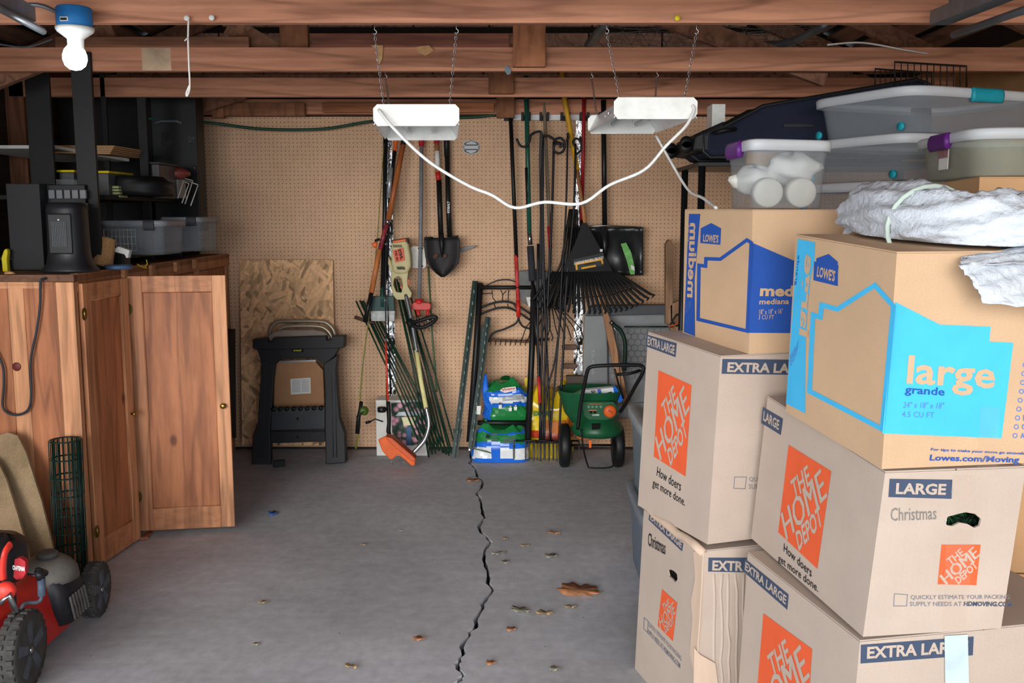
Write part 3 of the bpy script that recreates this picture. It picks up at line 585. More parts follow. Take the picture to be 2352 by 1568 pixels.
# ================================================================ clear tubs
def tub(name,label,C0,dirL,ll,dirR,lr,h,latch,matb=clear,matl=lidm,latches=(.5,),wheels=False,cat='tub',side='r',rim=.02,lidh=.02,lw=.075):
    # C0: near corner at base; dirL runs away to the left corner, dirR to the right corner
    C0=V(C0); a=V(dirL).normalized(); r=V(dirR).normalized(); t=thing(name,label,cat,C0+a*ll/2+r*lr/2); cen=C0+a*ll/2+r*lr/2
    def rr(k,z,e=7,n=36,grow=0):
        out=[]
        for j in range(n):
            an=2*math.pi*j/n+.01; x=math.copysign(abs(math.cos(an))**(2/e),math.cos(an)); y=math.copysign(abs(math.sin(an))**(2/e),math.sin(an))
            out.append(cen+r*(lr/2*k+grow)*x+a*(ll/2*k+grow)*y+V((0,0,z)))
        return out
    b=MB(); b.loft([rr(.88,.002),rr(.90,.006),rr(.955,h*.72),rr(.97,h*.74),rr(.985,h-lidh)],matb,cap=(1,0)); b.build('body',t,solid=.002)
    b=MB(); b.loft([rr(1,h-lidh*1.6,grow=.002),rr(1,h-lidh*1.6,grow=.008),rr(1,h-.006,grow=.01),rr(1,h,grow=.004),rr(1,h,grow=-.03),rr(1,h-.007,grow=-.035)],matl,cap=(0,1)); lid_=b.build('lid',t)
    if latch:
        for u in latches:
            for sd,(o_,ax,nn,wd) in enumerate(((C0+r*lr*u,r,-a,lw),(C0+a*ll*u,a,-r,lw))):
                if side=='r' and sd==1 or side=='l' and sd==0: continue
                b=MB(); m=o_+V((0,0,h-.02))+nn*.012
                b.loft([[m+ax*s_+nn*(.012*math.cos(q))+V((0,0,.026*math.sin(q)-.004)) for q in [k*math.pi/5 for k in range(10)]] for s_ in (-wd,-wd*.9,wd*.9,wd)],latch); b.build('latch',lid_)
    if wheels:
        for u in (.1,.9):
            m=C0+a*ll*u+V((0,0,.022)); b=MB(); b.lathe([(.001,-.006),(.015,-.006),(.016,0),(.015,.006),(.001,.006)],m-r*-.012,latch or teal,r,16); b.build('wheel',t)
    return t,cen,a,r
# A: clear tub on the medium box
m_=P(1668,482,2.86); A0=V((P(1722,480,2.80).x,2.80,MED.Ct.z+.006))
dl=(V((P(1662,480,3.12).x,3.12,0))-V((A0.x,A0.y,0)))
tA=tub('storage_tub','clear tub of white linens with a purple latch on the blue house box',A0,dl,dl.length,MED.d,.27,P(1700,318,2.8).z-A0.z,purple,side='l')
def blob(c,rx,ry,rz,mat,seed=0,amp=.15,n=18,m=12,e=2.2):
    random.seed(seed); ph=[random.uniform(0,6) for _ in range(6)]; rings=[]
    for i in range(m+1):
        th=math.pi*i/m; z=-math.cos(th); rr=math.sin(th)+1e-3; rg=[]
        for k in range(n):
            an=2*math.pi*k/n; d=1+amp*(math.sin(3*an+ph[0]+4*z)*.5+math.sin(5*an+ph[1]-3*z)*.3+math.sin(2*an+7*z+ph[2])*.4)
            rg.append(V(c)+V((math.cos(an)*rr*rx*d,math.sin(an)*rr*ry*d,z*rz*d)))
        rings.append(rg)
    return rings
cen=tA[1]
linen=M('linen',(226,224,216),.85,bump=.3)
for i,(dx,dy,dz,s_,lb) in enumerate(((-.06,.02,.09,.06,'white cloth bundle at the left in the clear tub'),(.05,.0,.125,.065,'white crumpled cloth at the right in the clear tub'))):
    b=MB(); b.loft(blob(cen+V((dx,dy,dz)),s_*1.25,s_*1.1,s_*.7,linen,i+2,.2),linen); one(b,'cloth_bundle',lb,'cloth')
for i,(dx,lb) in enumerate(((-.05,'round white roll standing on edge in the clear tub'),(.05,'second white roll in the clear tub, beside the first'))):
    b=MB(); b.lathe([(.012,-.02),(.04,-.022),(.044,-.018),(.044,.018),(.04,.022),(.012,.02)],cen+V((dx,-.09,.05)),M('roll',(216,210,196),.8),(0,1,.1)); one(b,'ribbon_roll',lb,'roll')
# stack D,B,C behind
zb=1.545
b=MB(); b.box(cen+V((.02,.09,.10)),(.2,.01,.16),cardg,rz=.25); one(b,'card_sheet','brown cardboard sheet behind the linens in the clear tub','cardboard')
Cx=P(2095,193,3.45); Lx=P(1858,232,3.95)
dL=V((Lx.x-Cx.x,Lx.y-Cx.y,0)); ang=math.atan2(dL.y,dL.x); dR=V((dL.y,-dL.x,0)).normalized()
tops=[(P(1850,425,3.95).z),(P(1845,328,3.95).z),Cx.z]
specs=(('flat clear tub lowest of the three with turquoise wheels',-.05),('flat clear tub in the middle of the three with turquoise wheels',-.02),('large flat clear tub on top with a turquoise latch',0))
z=zb
for (lb,sh),zt in zip(specs,tops):
    c0=V((Cx.x+sh,Cx.y+.0,z)); tub('underbed_tub',lb,c0,dL,dL.length,dR,.70 if sh==0 else .6,zt-z,teal,latches=(.5,) if sh==0 else (.7,),wheels=True,lidh=.022); z=zt+.003
b0=V((Cx.x,Cx.y,0))
for i in range(3):
    b=MB(); q=[b0+V((.03,.03,0)),b0+dR*.55+V((.03,.03,0)),b0+dR*.55+dL*.9,b0+dL*.9+V((.03,0,0))]; b.hexa([p+V((0,0,i*.514+.001)) for p in q],[p+V((0,0,i*.514+.512)) for p in q],cardg)
    one(b,'storage_carton','plain carton stacked under the flat clear tubs','box','cartons under the flat tubs',bevel=.003)
# E: right tub with purple handle on the plain box
zE=BK.Ct.z+.006; c0=P(2222,409,2.8); c0=V((c0.x,2.78,zE)); l0=P(2080,400,3.3)
dl=V((l0.x-c0.x+.02,l0.y-c0.y,0)); clear2=M('milky_plastic',(190,190,170),.3,alpha=.3,var=.15)
tE=tub('storage_tub','cloudy clear tub with a purple handle at far right',c0,dl,dl.length,V((-dl.y,dl.x,0))*(-1 if dl.y>0 and -dl.y>0 else 1) if False else V((dl.y,-dl.x,0)),.5,P(2210,293,2.78).z-zE,purple,matb=clear2,side='l',latches=(.45,))
b=MB(); f=c0+dl*.42+V((0,0,.03)); nn=V((-dl.y,dl.x,0)).normalized(); a_=dl.normalized()
q=[f-a_*.03,f+a_*.05,f+a_*.05+V((0,0,.075)),f-a_*.03+V((0,0,.075))]; nn=-V((dl.y,-dl.x,0)).normalized()
b.prism([p-nn*.0-V((0,0,0))+nn*-.002 for p in q],nn*.001,wht); b.build('label',tE[0])
b=MB(); b.prism([p+nn*.0002+V((0,0,k)) for p,k in ((q[0]+V((0,0,.035)),0),(q[1]+V((0,0,.035)),0),(q[2],-.004),(q[3],-.004))],nn*.0012,M('label_photo',(150,110,110),.6,var=.4,sc=60)); b.build('label_picture',tE[0])
# grey totes on the floor behind the boxes
for z0,z1,mb_,ml_,lb in ((0.001,.345,M('gray_tote',(122,134,150),.45,alpha=.85),M('gray_lid',(128,136,144),.45),'grey tote on the floor behind the moving boxes'),(.35,.70,M('haze_tote',(150,168,176),.35,alpha=.5),M('haze_lid',(170,178,180),.4,alpha=.85),'hazy see-through tote stacked on the grey one')):
    g=P(1478,1300,4.0); a=V((-.05,.5,0)); tub('storage_tote',lb,(.52,3.62,z0),V((-.0,.62,0)),.60,V((1,0,0)),.42,z1-z0,None,matb=mb_,matl=ml_,cat='tote',lidh=.03)
# suitcase on a black rack
rk=thing('metal_rack','black metal rack carrying the navy suitcase','rack',(1.25,4.5,0))
sz=P(1612,372,4.30).z; x0r=P(1612,400,4.30).x
for dx in (0,1.05):
    for dy in (0,.42):
        b=MB(); b.tube([V((x0r+dx,4.30+dy,0)),V((x0r+dx,4.30+dy,sz))],.016,blackm,12); b.build('post',rk)
for zz in (sz,.8,.15):
    b=MB(); b.b2((x0r-.02,4.28,zz-.02),(x0r+1.07,4.86,zz),blackm); b.build('shelf',rk,bevel=.003)
t=thing('suitcase','large navy suitcase with black wheels lying on the black rack','suitcase',(x0r+.5,4.45,sz+.03))
zt0=P(1700,258,4.24).z
def pr(x,z): return V((x,0,z))
sx0=P(1612,300,4.24).x; sx1=sx0+.95
def sring(y,k):
    pts=[(sx0,sz+.04),(sx0+.03,sz+.015),(sx1,sz+.015),(sx1+.02,sz+.1),(sx1,zt0+.115),(sx1-.05,zt0+.13),(sx0+.25,zt0+.02),(sx0+.1,zt0-.06),(sx0,zt0-.1)]
    cx=sum(p[0] for p in pts)/9; cz=sum(p[1] for p in pts)/9
    return [V((cx+(x-cx)*k,y,cz+(z_-cz)*k)) for x,z_ in pts]
b=MB(); b.loft([sring(4.17,.93),sring(4.19,1),sring(4.66,1),sring(4.68,.93)],navy,sm=False); b.build('shell',t,bevel=.01)
b=MB(); 
pts=sring(4.185,1.005); b.tube(pts,.009,black,6,closed=True); pts=sring(4.44,1.01); b.tube(pts,.012,black,6,closed=True); b.build('piping',t)
b=MB(); b.hexa([V((x,y,z_)) for x,y,z_ in ((sx0-.05,4.18,sz+.04),(sx0+.07,4.18,sz+.03),(sx0+.07,4.67,sz+.03),(sx0-.05,4.67,sz+.04))],[V((x,y,z_)) for x,y,z_ in ((sx0-.04,4.18,zt0-.1),(sx0+.09,4.18,zt0-.04),(sx0+.09,4.67,zt0-.04),(sx0-.04,4.67,zt0-.1))],black); b.build('base_panel',t,bevel=.012)
for zz in (sz+.06,zt0-.13):
    for yy in (4.22,4.62):
        b=MB(); b.lathe([(.001,-.014),(.024,-.014),(.028,-.006),(.028,.006),(.024,.014),(.001,.014)],(sx0-.07,yy,zz),black,(0,1,0),16); b.build('wheel',t)
b=MB(); b.b2((P(1798,300,4.16).x,4.155,P(1798,292,4.16).z),(P(1868,300,4.16).x,4.17,P(1800,272,3.92).z),black); b.build('handle',t); b=MB(); b.tube([P(1640,305,4.14),P(1660,300,4.12),P(1690,296,4.14)],.009,black); b.build('handle',t)
# wire baskets on top at right
t=thing('wire_basket','black wire basket frames above the topmost clear tub','basket',P(2140,190,4.2)); wr=M('black_wire',(30,28,26),.5,.4)
for k,(xa,ya,xb,yb) in enumerate(((2055,152,2220,200),(2010,168,2140,205))):
    b=MB(); Y=4.1+.15*k
    for dy in (0,.25):
        b.tube([P(xa,yb,Y+dy),P(xa,ya-10,Y+dy),P(xb,ya,Y+dy),P(xb,yb,Y+dy)],.004,wr,6)
    for j in range(12):
        x=xa+(xb-xa)*j/11; b.tube([P(x,yb,Y),P(x,ya-10+10*j/11,Y),P(x,ya-10+10*j/11,Y+.25)],.002,wr,5)
    b.build('frame',t)
b=MB(); b.b2((P(1636,245,4.72).x,4.72,sz+.002),(P(1666,245,4.72).x,4.84,P(1,239,4.72).z),white); one(b,'small_carton','small white carton corner behind the suitcase','box')
# white wrap bundle
t=thing('plastic_wrap','bundle of crinkled white plastic sheeting tied with a pale band on the boxes','plastic sheet',(1.35,2.3,LOW.Ct.z+.02))
path=[(1.02,2.75,1.575,.045),(1.06,2.66,1.572,.085),(1.12,2.58,1.563,.10),(1.18,2.50,1.552,.10),(1.24,2.41,1.538,.098),(1.32,2.31,1.532,.105),(1.42,2.21,1.528,.11),(1.55,2.11,1.525,.112),(1.70,2.05,1.52,.11)]
path=[(P(x,y,Y),r) for x,y,Y,r in ((1975,502,2.66,.035),(1998,494,2.58,.07),(2040,496,2.44,.085),(2090,508,2.30,.088),(2150,522,2.19,.082),(2210,528,2.13,.078),(2270,530,2.11,.082),(2350,536,2.10,.086),(2450,548,2.06,.09))]
sm_=[];  
P3=smooth([p for p,_ in path],8); Rr=[]
for i in range(len(P3)):
    u=i/8; k=min(int(u),len(path)-2); Rr.append(path[k][1]*(1-(u-k))+path[k+1][1]*(u-k))
random.seed(5); rings=[]; n=64
for i,(p,r) in enumerate(zip(P3,Rr)):
    tt=(P3[min(i+1,len(P3)-1)]-P3[max(i-1,0)]).normalized(); x=tt.cross(V((0,0,1))).normalized(); y=x.cross(tt)
    rg=[]
    for k in range(n):
        an=2*math.pi*k/n
        d=1+.06*math.sin(5*an+i*.22)+.07*math.sin(9*an-i*.3+1)+.035*abs(math.sin(11*an+i*.45))+.03*math.sin(17*an+i*.7)+.02*math.sin(27*an-i*.5)+random.uniform(-.026,.026)
        hh=y*math.sin(an)*r*d*(.86 if math.sin(an)<0 else 1); pt=p+x*math.cos(an)*r*d*1.2+hh; zt=LOW.Ct.z+.012+(pt.y-1.98)*.06
        if pt.z<zt and pt.y>1.99: pt.z=zt+(pt.z-zt)*.03
        rg.append(pt)
    rings.append(rg)
b=MB(); b.loft(rings,tyvek); b.build('wrap',t)
# open lip at the far left end and the loose flap over the corner
def sheet(cor,nu,nv,amp,seed,name,mat=tyvek):
    random.seed(seed); vs=[];fs=[]
    for j in range(nv+1):
        for i in range(nu+1):
            u,v=i/nu,j/nv; a=cor[0].lerp(cor[1],u); c_=cor[3].lerp(cor[2],u); p=a.lerp(c_,v)
            p=p+V((random.uniform(-1,1)*.25,-abs(math.sin(u*9+v*4+seed))*1.1-abs(math.sin(v*13-u*5))*.5,math.sin(u*7+seed)*.5+random.uniform(-1,1)*.25))*amp; vs.append(p)
    for j in range(nv):
        for i in range(nu): q=j*(nu+1)+i; fs.append((q,q+1,q+nu+2,q+nu+1))
    b=MB(); b.add(vs,fs,mat,True); return b.build(name,t,solid=.0012)
sheet([P(1932,540,2.60),P(1965,528,2.45),P(2075,440,2.56),P(1985,428,2.70)],14,12,.010,2,'open_lip')
zf=LOW.Ct.z+.012
sheet([P(2200,605,1.93),P(2255,690,1.92),P(2480,715,1.93),P(2420,560,2.05)],22,18,.007,4,'loose_flap')
sheet([P(2205,590,2.0),P(2200,612,1.93),P(2440,600,1.98),P(2440,545,2.12)],16,8,.007,6,'loose_fold')
b=MB(); i=30; cc=P3[i]; tt=(P3[i+1]-P3[i-1]).normalized(); x=tt.cross(V((0,0,1))).normalized(); y=x.cross(tt)
b.tube([cc+x*math.cos(a*.2618)*Rr[i]*1.27+y*math.sin(a*.2618)*Rr[i]*1.1 for a in range(24)],.006,M('pale_band',(176,190,180),.5),6,closed=True,flat=.4); b.build('tie_band',t)
# ================================================================ back wall tools
def seg(b,pts,rs,mat,Ya,Yb,n=12): b.tube(L(pts,Ya,Yb),rs,mat,n)
def pole(name,label,cat,segs,extra=None,group=None):
    """segs: (part name, [(px,py)..], Ytop, Ybot, radius, material)"""
    base=P(*segs[-1][1][-1],segs[-1][3]); t=thing(name,label,cat,base,group)
    for nm,pts,Ya,Yb,r,m in segs:
        b=MB(); seg(b,pts,r,m,Ya,Yb); b.build(nm,t)
    return t
Wd=6.10
# shield emblem (plain outline badge)
t=thing('shield_emblem','small grey bar-and-shield emblem stuck on the middle pegboard','emblem',P(1082,350,6.14)); sg=M('badge_gray',(200,204,206),.6); dk=M('badge_line',(88,90,94),.6)
def badge(k,m,Y,nm):
    sh=[(1064,352),(1062,340),(1064,331),(1069,328),(1076,326),(1082,321),(1088,326),(1096,328),(1101,331),(1103,340),(1101,343),(1098,346),(1092,347),(1082,353),(1074,349),(1067,346)]
    sh=[(1068,343),(1065,346),(1070,350),(1077,352),(1082,355),(1088,352),(1095,350),(1100,346),(1097,343),(1097,333),(1100,330),(1095,326),(1088,325),(1082,321),(1077,325),(1070,326),(1065,330),(1068,333)]
    b=MB(); b.slab([(1082.5+(x-1082.5)*k,338+(y-338)*k) for x,y in sh],Y,.002,m); kk=k
    b.slab([(1082.5-18*k,334),(1082.5+18*k,334),(1082.5+18*k,342.5),(1082.5-18*k,342.5)] if k<1.05 else [(1063.5,332.8),(1101.5,332.8),(1101.5,343.6),(1063.5,343.6)],Y-.001,.003,m); b.build(nm,t)
badge(1.1,sg,6.143,'backing'); badge(1.0,dk,6.140,'outline')
b=MB(); b.slab([(1069.5,344.5),(1095.5,344.5),(1093,348),(1088,350),(1082.5,353.5),(1077,350),(1072,348)],6.137,.002,sg); b.slab([(1069.5,331.5),(1095.5,331.5),(1093,328),(1088,326.5),(1082.5,323),(1077,326.5),(1072,328)],6.137,.002,sg); b.slab([(1066,334.5),(1099,334.5),(1099,342),(1066,342)],6.1365,.002,sg); b.build('shield_face',t)
# tool rack
t=thing('tool_rack','white wall rail with black spring clips holding long handles','tool rack',P(1270,266,6.13))
b=MB(); a=P(1154,276,6.12); c_=P(1395,256,6.12); b.b2((a.x,6.115,a.z),(c_.x,6.145,c_.z),M('rail_white',(225,226,226),.4)); b.build('rail',t,bevel=.003)
for x in (1168,1208,1250,1298,1342,1385):
    b=MB(); q=P(x,266,6.1); b.b2((q.x-.03,6.07,q.z-.025),(q.x-.014,6.118,q.z+.02),black); b.b2((q.x+.014,6.07,q.z-.025),(q.x+.03,6.118,q.z+.02),black); b.b2((q.x-.03,6.10,q.z-.03),(q.x+.03,6.118,q.z+.0),black); b.build('clip',t,bevel=.003)
    b=MB(); b.tube([q+V((.012,0,.02)),q+V((.03,-.01,.045)),q+V((.05,-.01,.03))],.003,steel,6); b.build('hook',t)
redh=M('red_grip',(170,34,46),.5); gray_=M('fibreglass_gray',(118,120,124),.45)
# garden cultivator (red handle, black pole) x1170..1192, hangs with bow fork
t=pole('hand_tiller_fork','black pole with red top and small red-collared bow fork at left of the rail','garden tool',[('grip',[(1170,165),(1172,255)],6.08,6.08,.014,redh),('pole',[(1172,250),(1186,590)],6.07,6.06,.0125,black),('sticker',[(1185,585),(1190,690)],6.06,6.05,.0128,M('red_white_label',(190,60,60),.5,var=.5,sc=30)),('collar',[(1190,690),(1191,728)],6.05,6.04,.014,red)])
b=MB(); b.tube(smooth(L([(1191,728),(1185,742),(1160,755),(1133,765),(1122,785)],6.04)),.006,blackm,8); b.tube(smooth(L([(1191,728),(1195,742),(1206,752),(1230,756)],6.04)),.006,blackm,8); b.tube(L([(1124,780),(1210,784),(1262,778)],6.04),.009,M('rusty_iron',(90,66,52),.8),8)
for i in range(12): x=1128+i*11.5; b.tube(L([(x,780),(x-2,792)],6.04,6.0),.004,_m['rusty_iron'],6)
b.build('rake_head',t)
t=pole('pruner_pole','green extension pole with a steel collar and dark foam grip','pole',[('pole',[(1208,175),(1216,540)],6.07,6.0,.0145,M('teal_green_pole',(30,84,70),.35)),('black_sleeve',[(1211,385),(1214,470)],6.03,6.015,.0152,black),('steel_collar',[(1216,535),(1218,562)],6.0,6.0,.0155,steel),('foam_grip',[(1218,565),(1223,645)],6.0,5.97,.022,M('foam',(46,48,53),.9)),('lower_tube',[(1223,645),(1242,880)],5.97,5.9,.011,M('dark_tube',(42,44,48),.3,.6))])
b=MB(); q=[P(1209,468,6.0),P(1209.5,415,6.0),P(1217,468,6.0)]; b.text('FISKARS',q[0],q[1],q[2],wht,.02,.003); 
# wood/white pole with red label -> bulb planter / small rake
t=pole('long_handle_rake','grey wooden handle with a red label and a steel tip, right of the green pole','garden tool',[('handle',[(1250,235),(1262,530)],6.09,6.03,.011,M('grey_wood',(150,136,116),.7,kind='wood',c2=(120,106,90))),('red_label',[(1261,520),(1264,568)],6.03,6.02,.0125,M('red_label',(190,44,46),.5,var=.3,sc=50)),('lower_handle',[(1264,568),(1264,635)],6.02,6.0,.0115,_m['grey_wood']),('ferrule',[(1264,635),(1264,675)],6.0,6.0,.010,steel)])
fan=[(1264,675)]
b=MB()
for i in range(11):
    x=1200+i*14; b.tube(L([(1262+(x-1262)*.12,690),(x+ (8 if x<1262 else -8),752),(x,776),(x-3,782)],6.02),.0035,blackm,6)
b.build('tines',t)
# red pole, yellow pole with leaf rake, black pole with snow shovel
pole('hoe','red painted handle hanging in the last clip beside the foil tape','garden tool',[('handle',[(1342,190),(1340,320),(1336,505)],6.07,6.05,.012,M('deep_red',(158,30,38),.4)),('lower_handle',[(1336,505),(1334,640)],6.05,6.03,.012,black)])
t=thing('leaf_rake','wide black fan leaf rake on a yellow and wood handle','rake',P(1360,710,5.86))
b=MB(); seg(b,[(1290,165),(1297,230),(1326,390)],.0155,M('yellow_grip',(216,164,34),.5),6.05,6.0); b.build('grip',t)
b=MB(); seg(b,[(1325,385),(1344,515)],.0115,toolw,6.0,5.93); b.build('handle',t)
b=MB(); b.slab([(1337,512),(1348,512),(1366,545),(1392,592),(1408,622),(1394,640),(1350,644),(1310,644),(1280,634),(1298,606),(1320,560)],5.9,.025,M('rake_black',(15,15,16),.7)); b.build('socket_plate',t,bevel=.003)
for i in range(24):
    u=i/23; x0_=1272+u*140; y0_=640-12*abs(u-.5)*0; x1_=1222+u*278; y1_=716-26*(abs(u-.5)*2)**2+ (0 if u<.8 else (u-.8)*-60)
    b=MB(); y0_=638
    b.tube(L([(x0_,y0_-14),(x0_+(x1_-x0_)*.92,y0_+(y1_-y0_)*.92),(x1_+5*(u-.5),y1_)],5.90,5.88)+[P(x1_-2,y1_+5,5.85)],[.011,.008,.007,.006],_m['rake_black'],6,flat=.5); b.build('tine',t)
b=MB(); b.tube(L([(1250,672),(1330,684),(1400,678),(1452,662)],5.89),.004,black,6); b.build('cross_wire',t)
b=MB(); b.slab([(1316,596),(1386,580),(1388,609),(1322,622)],5.892,.004,black)
q=lambda x,y:P(x,y,5.888)
b.text('CLOG FREE TINES RAKE EFFICIENTLY',q(1386,588),q(1318,602),q(1386,594),wht,.03,.002)
b.slab([(1321,604),(1383,592),(1386,604),(1383,607),(1380,598),(1326,608),(1327,619),(1323,620)],5.888,.003,mustard); b.slab([(1335,614),(1368,608),(1369,612),(1336,618)],5.888,.003,mustard)
b.text('24" POLY RAKE',q(1366,601),q(1342,605),q(1366.5,604),blk_ink,.03,.0035); b.b2(tuple(q(1378,572)),tuple(q(1384,578)+V((0,.002,0))),wht); b.build('label_card',t)
t=thing('snow_shovel','black plastic snow shovel with a green sticker hanging on the right pegboard','shovel',P(1430,635,6.0))
b=MB(); seg(b,[(1386,230),(1389,522)],.016,M('black_tube',(34,36,38),.35,.4),6.07,6.06); b.build('handle',t)
rg=[]
cols=9
prof=[(0,1306,524,6.075),(.03,1309,528,6.05)]
vs=[];fs=[];nu,nv=20,10
for j in range(nv+1):
    for i in range(nu+1):
        u,v=i/nu,j/nv; xl=1304+4*v; xr=1477-0*v; x=xl+(xr-xl)*u; y=522+110*v; dep=6.085-.10*(math.cos((v-.45)*2.6))*1.0+.10*abs(u-.5)**2*0
        rib=.012*max(0,math.cos((u-.35-.12*v)*2*math.pi*4))**6
        edge=.035*(abs(u-.5)*2)**8
        vs.append(P(x,y,6.07-.03-.05*math.sin(v*2.6)*-1+rib*-1-edge))
for j in range(nv):
    for i in range(nu): k=j*(nu+1)+i; fs.append((k,k+1,k+nu+2,k+nu+1))
b=MB(); b.add(vs,fs,M('shovel_black',(34,35,36),.3),True); b.tube(L([(1387,520),(1389,560),(1389,612)],6.04,6.0),[.024,.02,.008],_m['shovel_black'],10); b.build('blade',t,solid=.004)
b=MB(); b.slab([(1426,560),(1438,557),(1450,580),(1457,612),(1458,630),(1448,630),(1440,600)],5.985,.004,M('green_sticker',(112,178,96),.6,var=.3,sc=40)); b.slab([(1449,608),(1457,612),(1458,622),(1450,618)],5.983,.004,wht); b.build('sticker',t)
b=MB(); b.tube(L([(1304,522),(1387,518),(1474,522)],6.02),.005,steel,6); b.build('rim',t)
# shovels at the left group
t=thing('round_shovel','round-point shovel with a black, wood and red handle and rusty blade','shovel',P(1016,635,5.98))
for nm,pts,Ya,Yb,r,m in (('red_tip',[(1002,300),(1003,330)],6.08,6.08,.0165,redh),('handle',[(1003,325),(1005,395)],6.08,6.07,.0155,toolw),('white_label',[(1004,347),(1005,385)],6.075,6.07,.0160,wht),('red_band',[(1005,395),(1008,416)],6.07,6.065,.0165,red),('socket',[(1008,414),(1013,545)],6.065,6.03,.0165,black)):
    b=MB(); seg(b,pts,r,m,Ya,Yb); b.build(nm,t)
sb=M('blade_black',(36,34,34),.6,.1,.35,12)
vs=[];fs=[]
outline=[(974,546,1000,560),(974,546,1055,543),(975,570,1056,566),(977,590,1056,588),(982,605,1053,605),(990,618,1045,618),(1003,629,1032,629),(1015,636,1019,636)]
rows=[(546,974,1054),(556,974,1056),(572,975,1056),(590,977,1055),(604,982,1052),(616,990,1044),(627,1001,1032),(636,1014,1020)]
for y,xa,xb in rows:
    for i in range(13):
        u=i/12; dish=.035*(1-(2*u-1)**2); groove=-.022*math.exp(-((u-.5)*9)**2)*max(0,1-(y-546)/70); vs.append(P(xa+(xb-xa)*u,y,6.0+dish+groove-.0))
for j in range(len(rows)-1):
    for i in range(12): k=j*13+i; fs.append((k,k+1,k+14,k+13))
b=MB(); b.add(vs,fs,sb,True); b.build('blade',t,solid=.004)
b=MB(); b.tube(L([(1013,535),(1015,560),(1015,590)],6.02,6.0),[.018,.016,.006],black,10); b.tube([P(976,546,6.0),P(994,546,6.02)],.007,sb,8); b.tube([P(1034,545,6.02),P(1052,543,6.0)],.007,sb,8); b.build('step_and_neck',t)
b=MB(); b.slab([(994,589),(997,584),(1003,582),(1007,585),(1006,590),(1001,594),(996,594)],6.003,.002,M('rust_spot',(84,56,42),.8,var=.3,sc=60)); b.slab([(1016,588),(1019,584),(1024,583),(1027,587),(1024,591),(1019,592)],6.0,.002,_m['rust_spot']); b.build('rust_patch',t)
t=thing('black_shovel','all-black long shovel handle hanging right of the round shovel','shovel',P(1034,545,6.06))
b=MB(); seg(b,[(1025,300),(1027,360)],.0185,black,6.09,6.09); b.build('grip',t)
b=MB(); seg(b,[(1027,355),(1030,480),(1033,545)],.0165,_m['black_tube'],6.09,6.08); q=lambda x,y:P(x,y,6.06); b.text('KOBALT',q(1033,489),q(1033,462),q(1027,489),wht,.03,.004); b.build('handle',t)
b=MB(); b.slab([(1050,572),(1060,568),(1080,565),(1097,563),(1088,569),(1064,577),(1052,580)],6.1,.012,M('dull_gray',(132,134,136),.7)); one(b,'pickaxe_head','grey metal spike sticking out behind the round shovel blade','tool head',bevel=.002)
# red cultivator on grey pole with label card
t=thing('tiller_tool','grey pole twist cultivator with red hub hanging beside the trimmer','garden tool',P(968,735,5.98))
for nm,pts,Ya,Yb,r,m in (('red_grip',[(968,305),(968,336)],6.08,6.08,.0175,redh),('pole',[(968,334),(967,500),(963,690)],6.08,6.03,.0125,gray_),('hub',[(963,688),(963,700)],6.03,6.02,.026,red)):
    b=MB(); seg(b,pts,r,m,Ya,Yb); b.build(nm,t)
b=MB(); b.slab([(944,700),(950,694),(985,695),(990,700),(989,710),(980,712),(950,712),(944,708)],6.0,.04,red); b.tube([P(959,712,6.0),P(962,724,5.99)],.012,red); b.tube([P(984,712,6.0),P(981,724,5.99)],.012,red); b.build('red_bracket',t,bevel=.004)
for x in (960,983):
    b=MB(); b.tube([P(x,718,6.0),P(x,748,5.98)],.007,steel,8); b.build('shaft',t)
random.seed(9); b=MB()
for k in range(70):
    a=P(random.uniform(950,1000),random.uniform(718,760),6.02+random.uniform(-.03,.03)); b.tube([a,a+V((random.uniform(-.03,.03),random.uniform(-.01,.01),random.uniform(-.03,.03)))],.0014,dark,3)
b.build('tangled_grass',t)
b=MB(); b.slab([(942,570),(948,565),(972,566),(977,575),(979,610),(974,616),(946,615),(942,600)],6.055,.002,M('tag_paper',(214,210,200),.8,var=.12,sc=60)); o=b.build('paper_tag',t)
b=MB(); 
for y in (570,611): b.tube(L([(960,y),(971,y)],6.04),.004,black,6)
b.build('cable_tie',t)
# string trimmer
t=thing('string_trimmer','beige and orange electric string trimmer with a curved grey shaft','trimmer',P(905,1060,5.72))
bg_=M('beige_plastic',(186,176,128),.5)
YT=5.98
b=MB(); b.slab([(899,556),(930,551),(938,560),(943,590),(944,612),(936,628),(916,630),(902,626),(898,600)],YT-.03,.11,bg_); b.build('motor_housing',t,bevel=.012)
b=MB(); b.slab([(896,552),(936,546),(938,562),(930,556),(900,560)],YT-.02,.09,M('dark_cap',(56,50,52),.5)); b.slab([(902,553),(932,548),(933,554),(903,558)],YT-.035,.1,orange); b.build('end_cap',t,bevel=.004)
b=MB(); b.slab([(892,588),(898,600),(904,626),(897,622),(891,606)],YT-.02,.08,bg_)
outer=[(902,622),(938,622),(936,640),(937,658),(946,672),(944,682),(930,686),(912,686),(903,678),(899,660),(898,640)]; inner=[(905,640),(914,634),(922,640),(925,655),(922,672),(910,670),(904,655)]
qo=[P(x,y,YT-.02) for x,y in outer]; qi=[P(x,y,YT-.02) for x,y in inner]; al=qo+qi; tr=[tuple(x) for x in tessellate_polygon([qo,qi])]; off=V((0,.05,0)); na=len(al)
b.add(al+[p+off for p in al],tr+[tuple(i+na for i in x[::-1]) for x in tr]+[(i,(i+1)%11,(i+1)%11+na,i+na) for i in range(11)]+[(11+i,11+(i+1)%7,11+(i+1)%7+na,11+i+na) for i in range(7)],bg_); b.build('handle_frame',t,bevel=.005)
b=MB(); b.slab([(902,575),(926,568),(930,598),(908,603)],YT-.036,.006,M('orange_label',(214,84,44),.5)); q=lambda x,y:P(x,y,YT-.037)
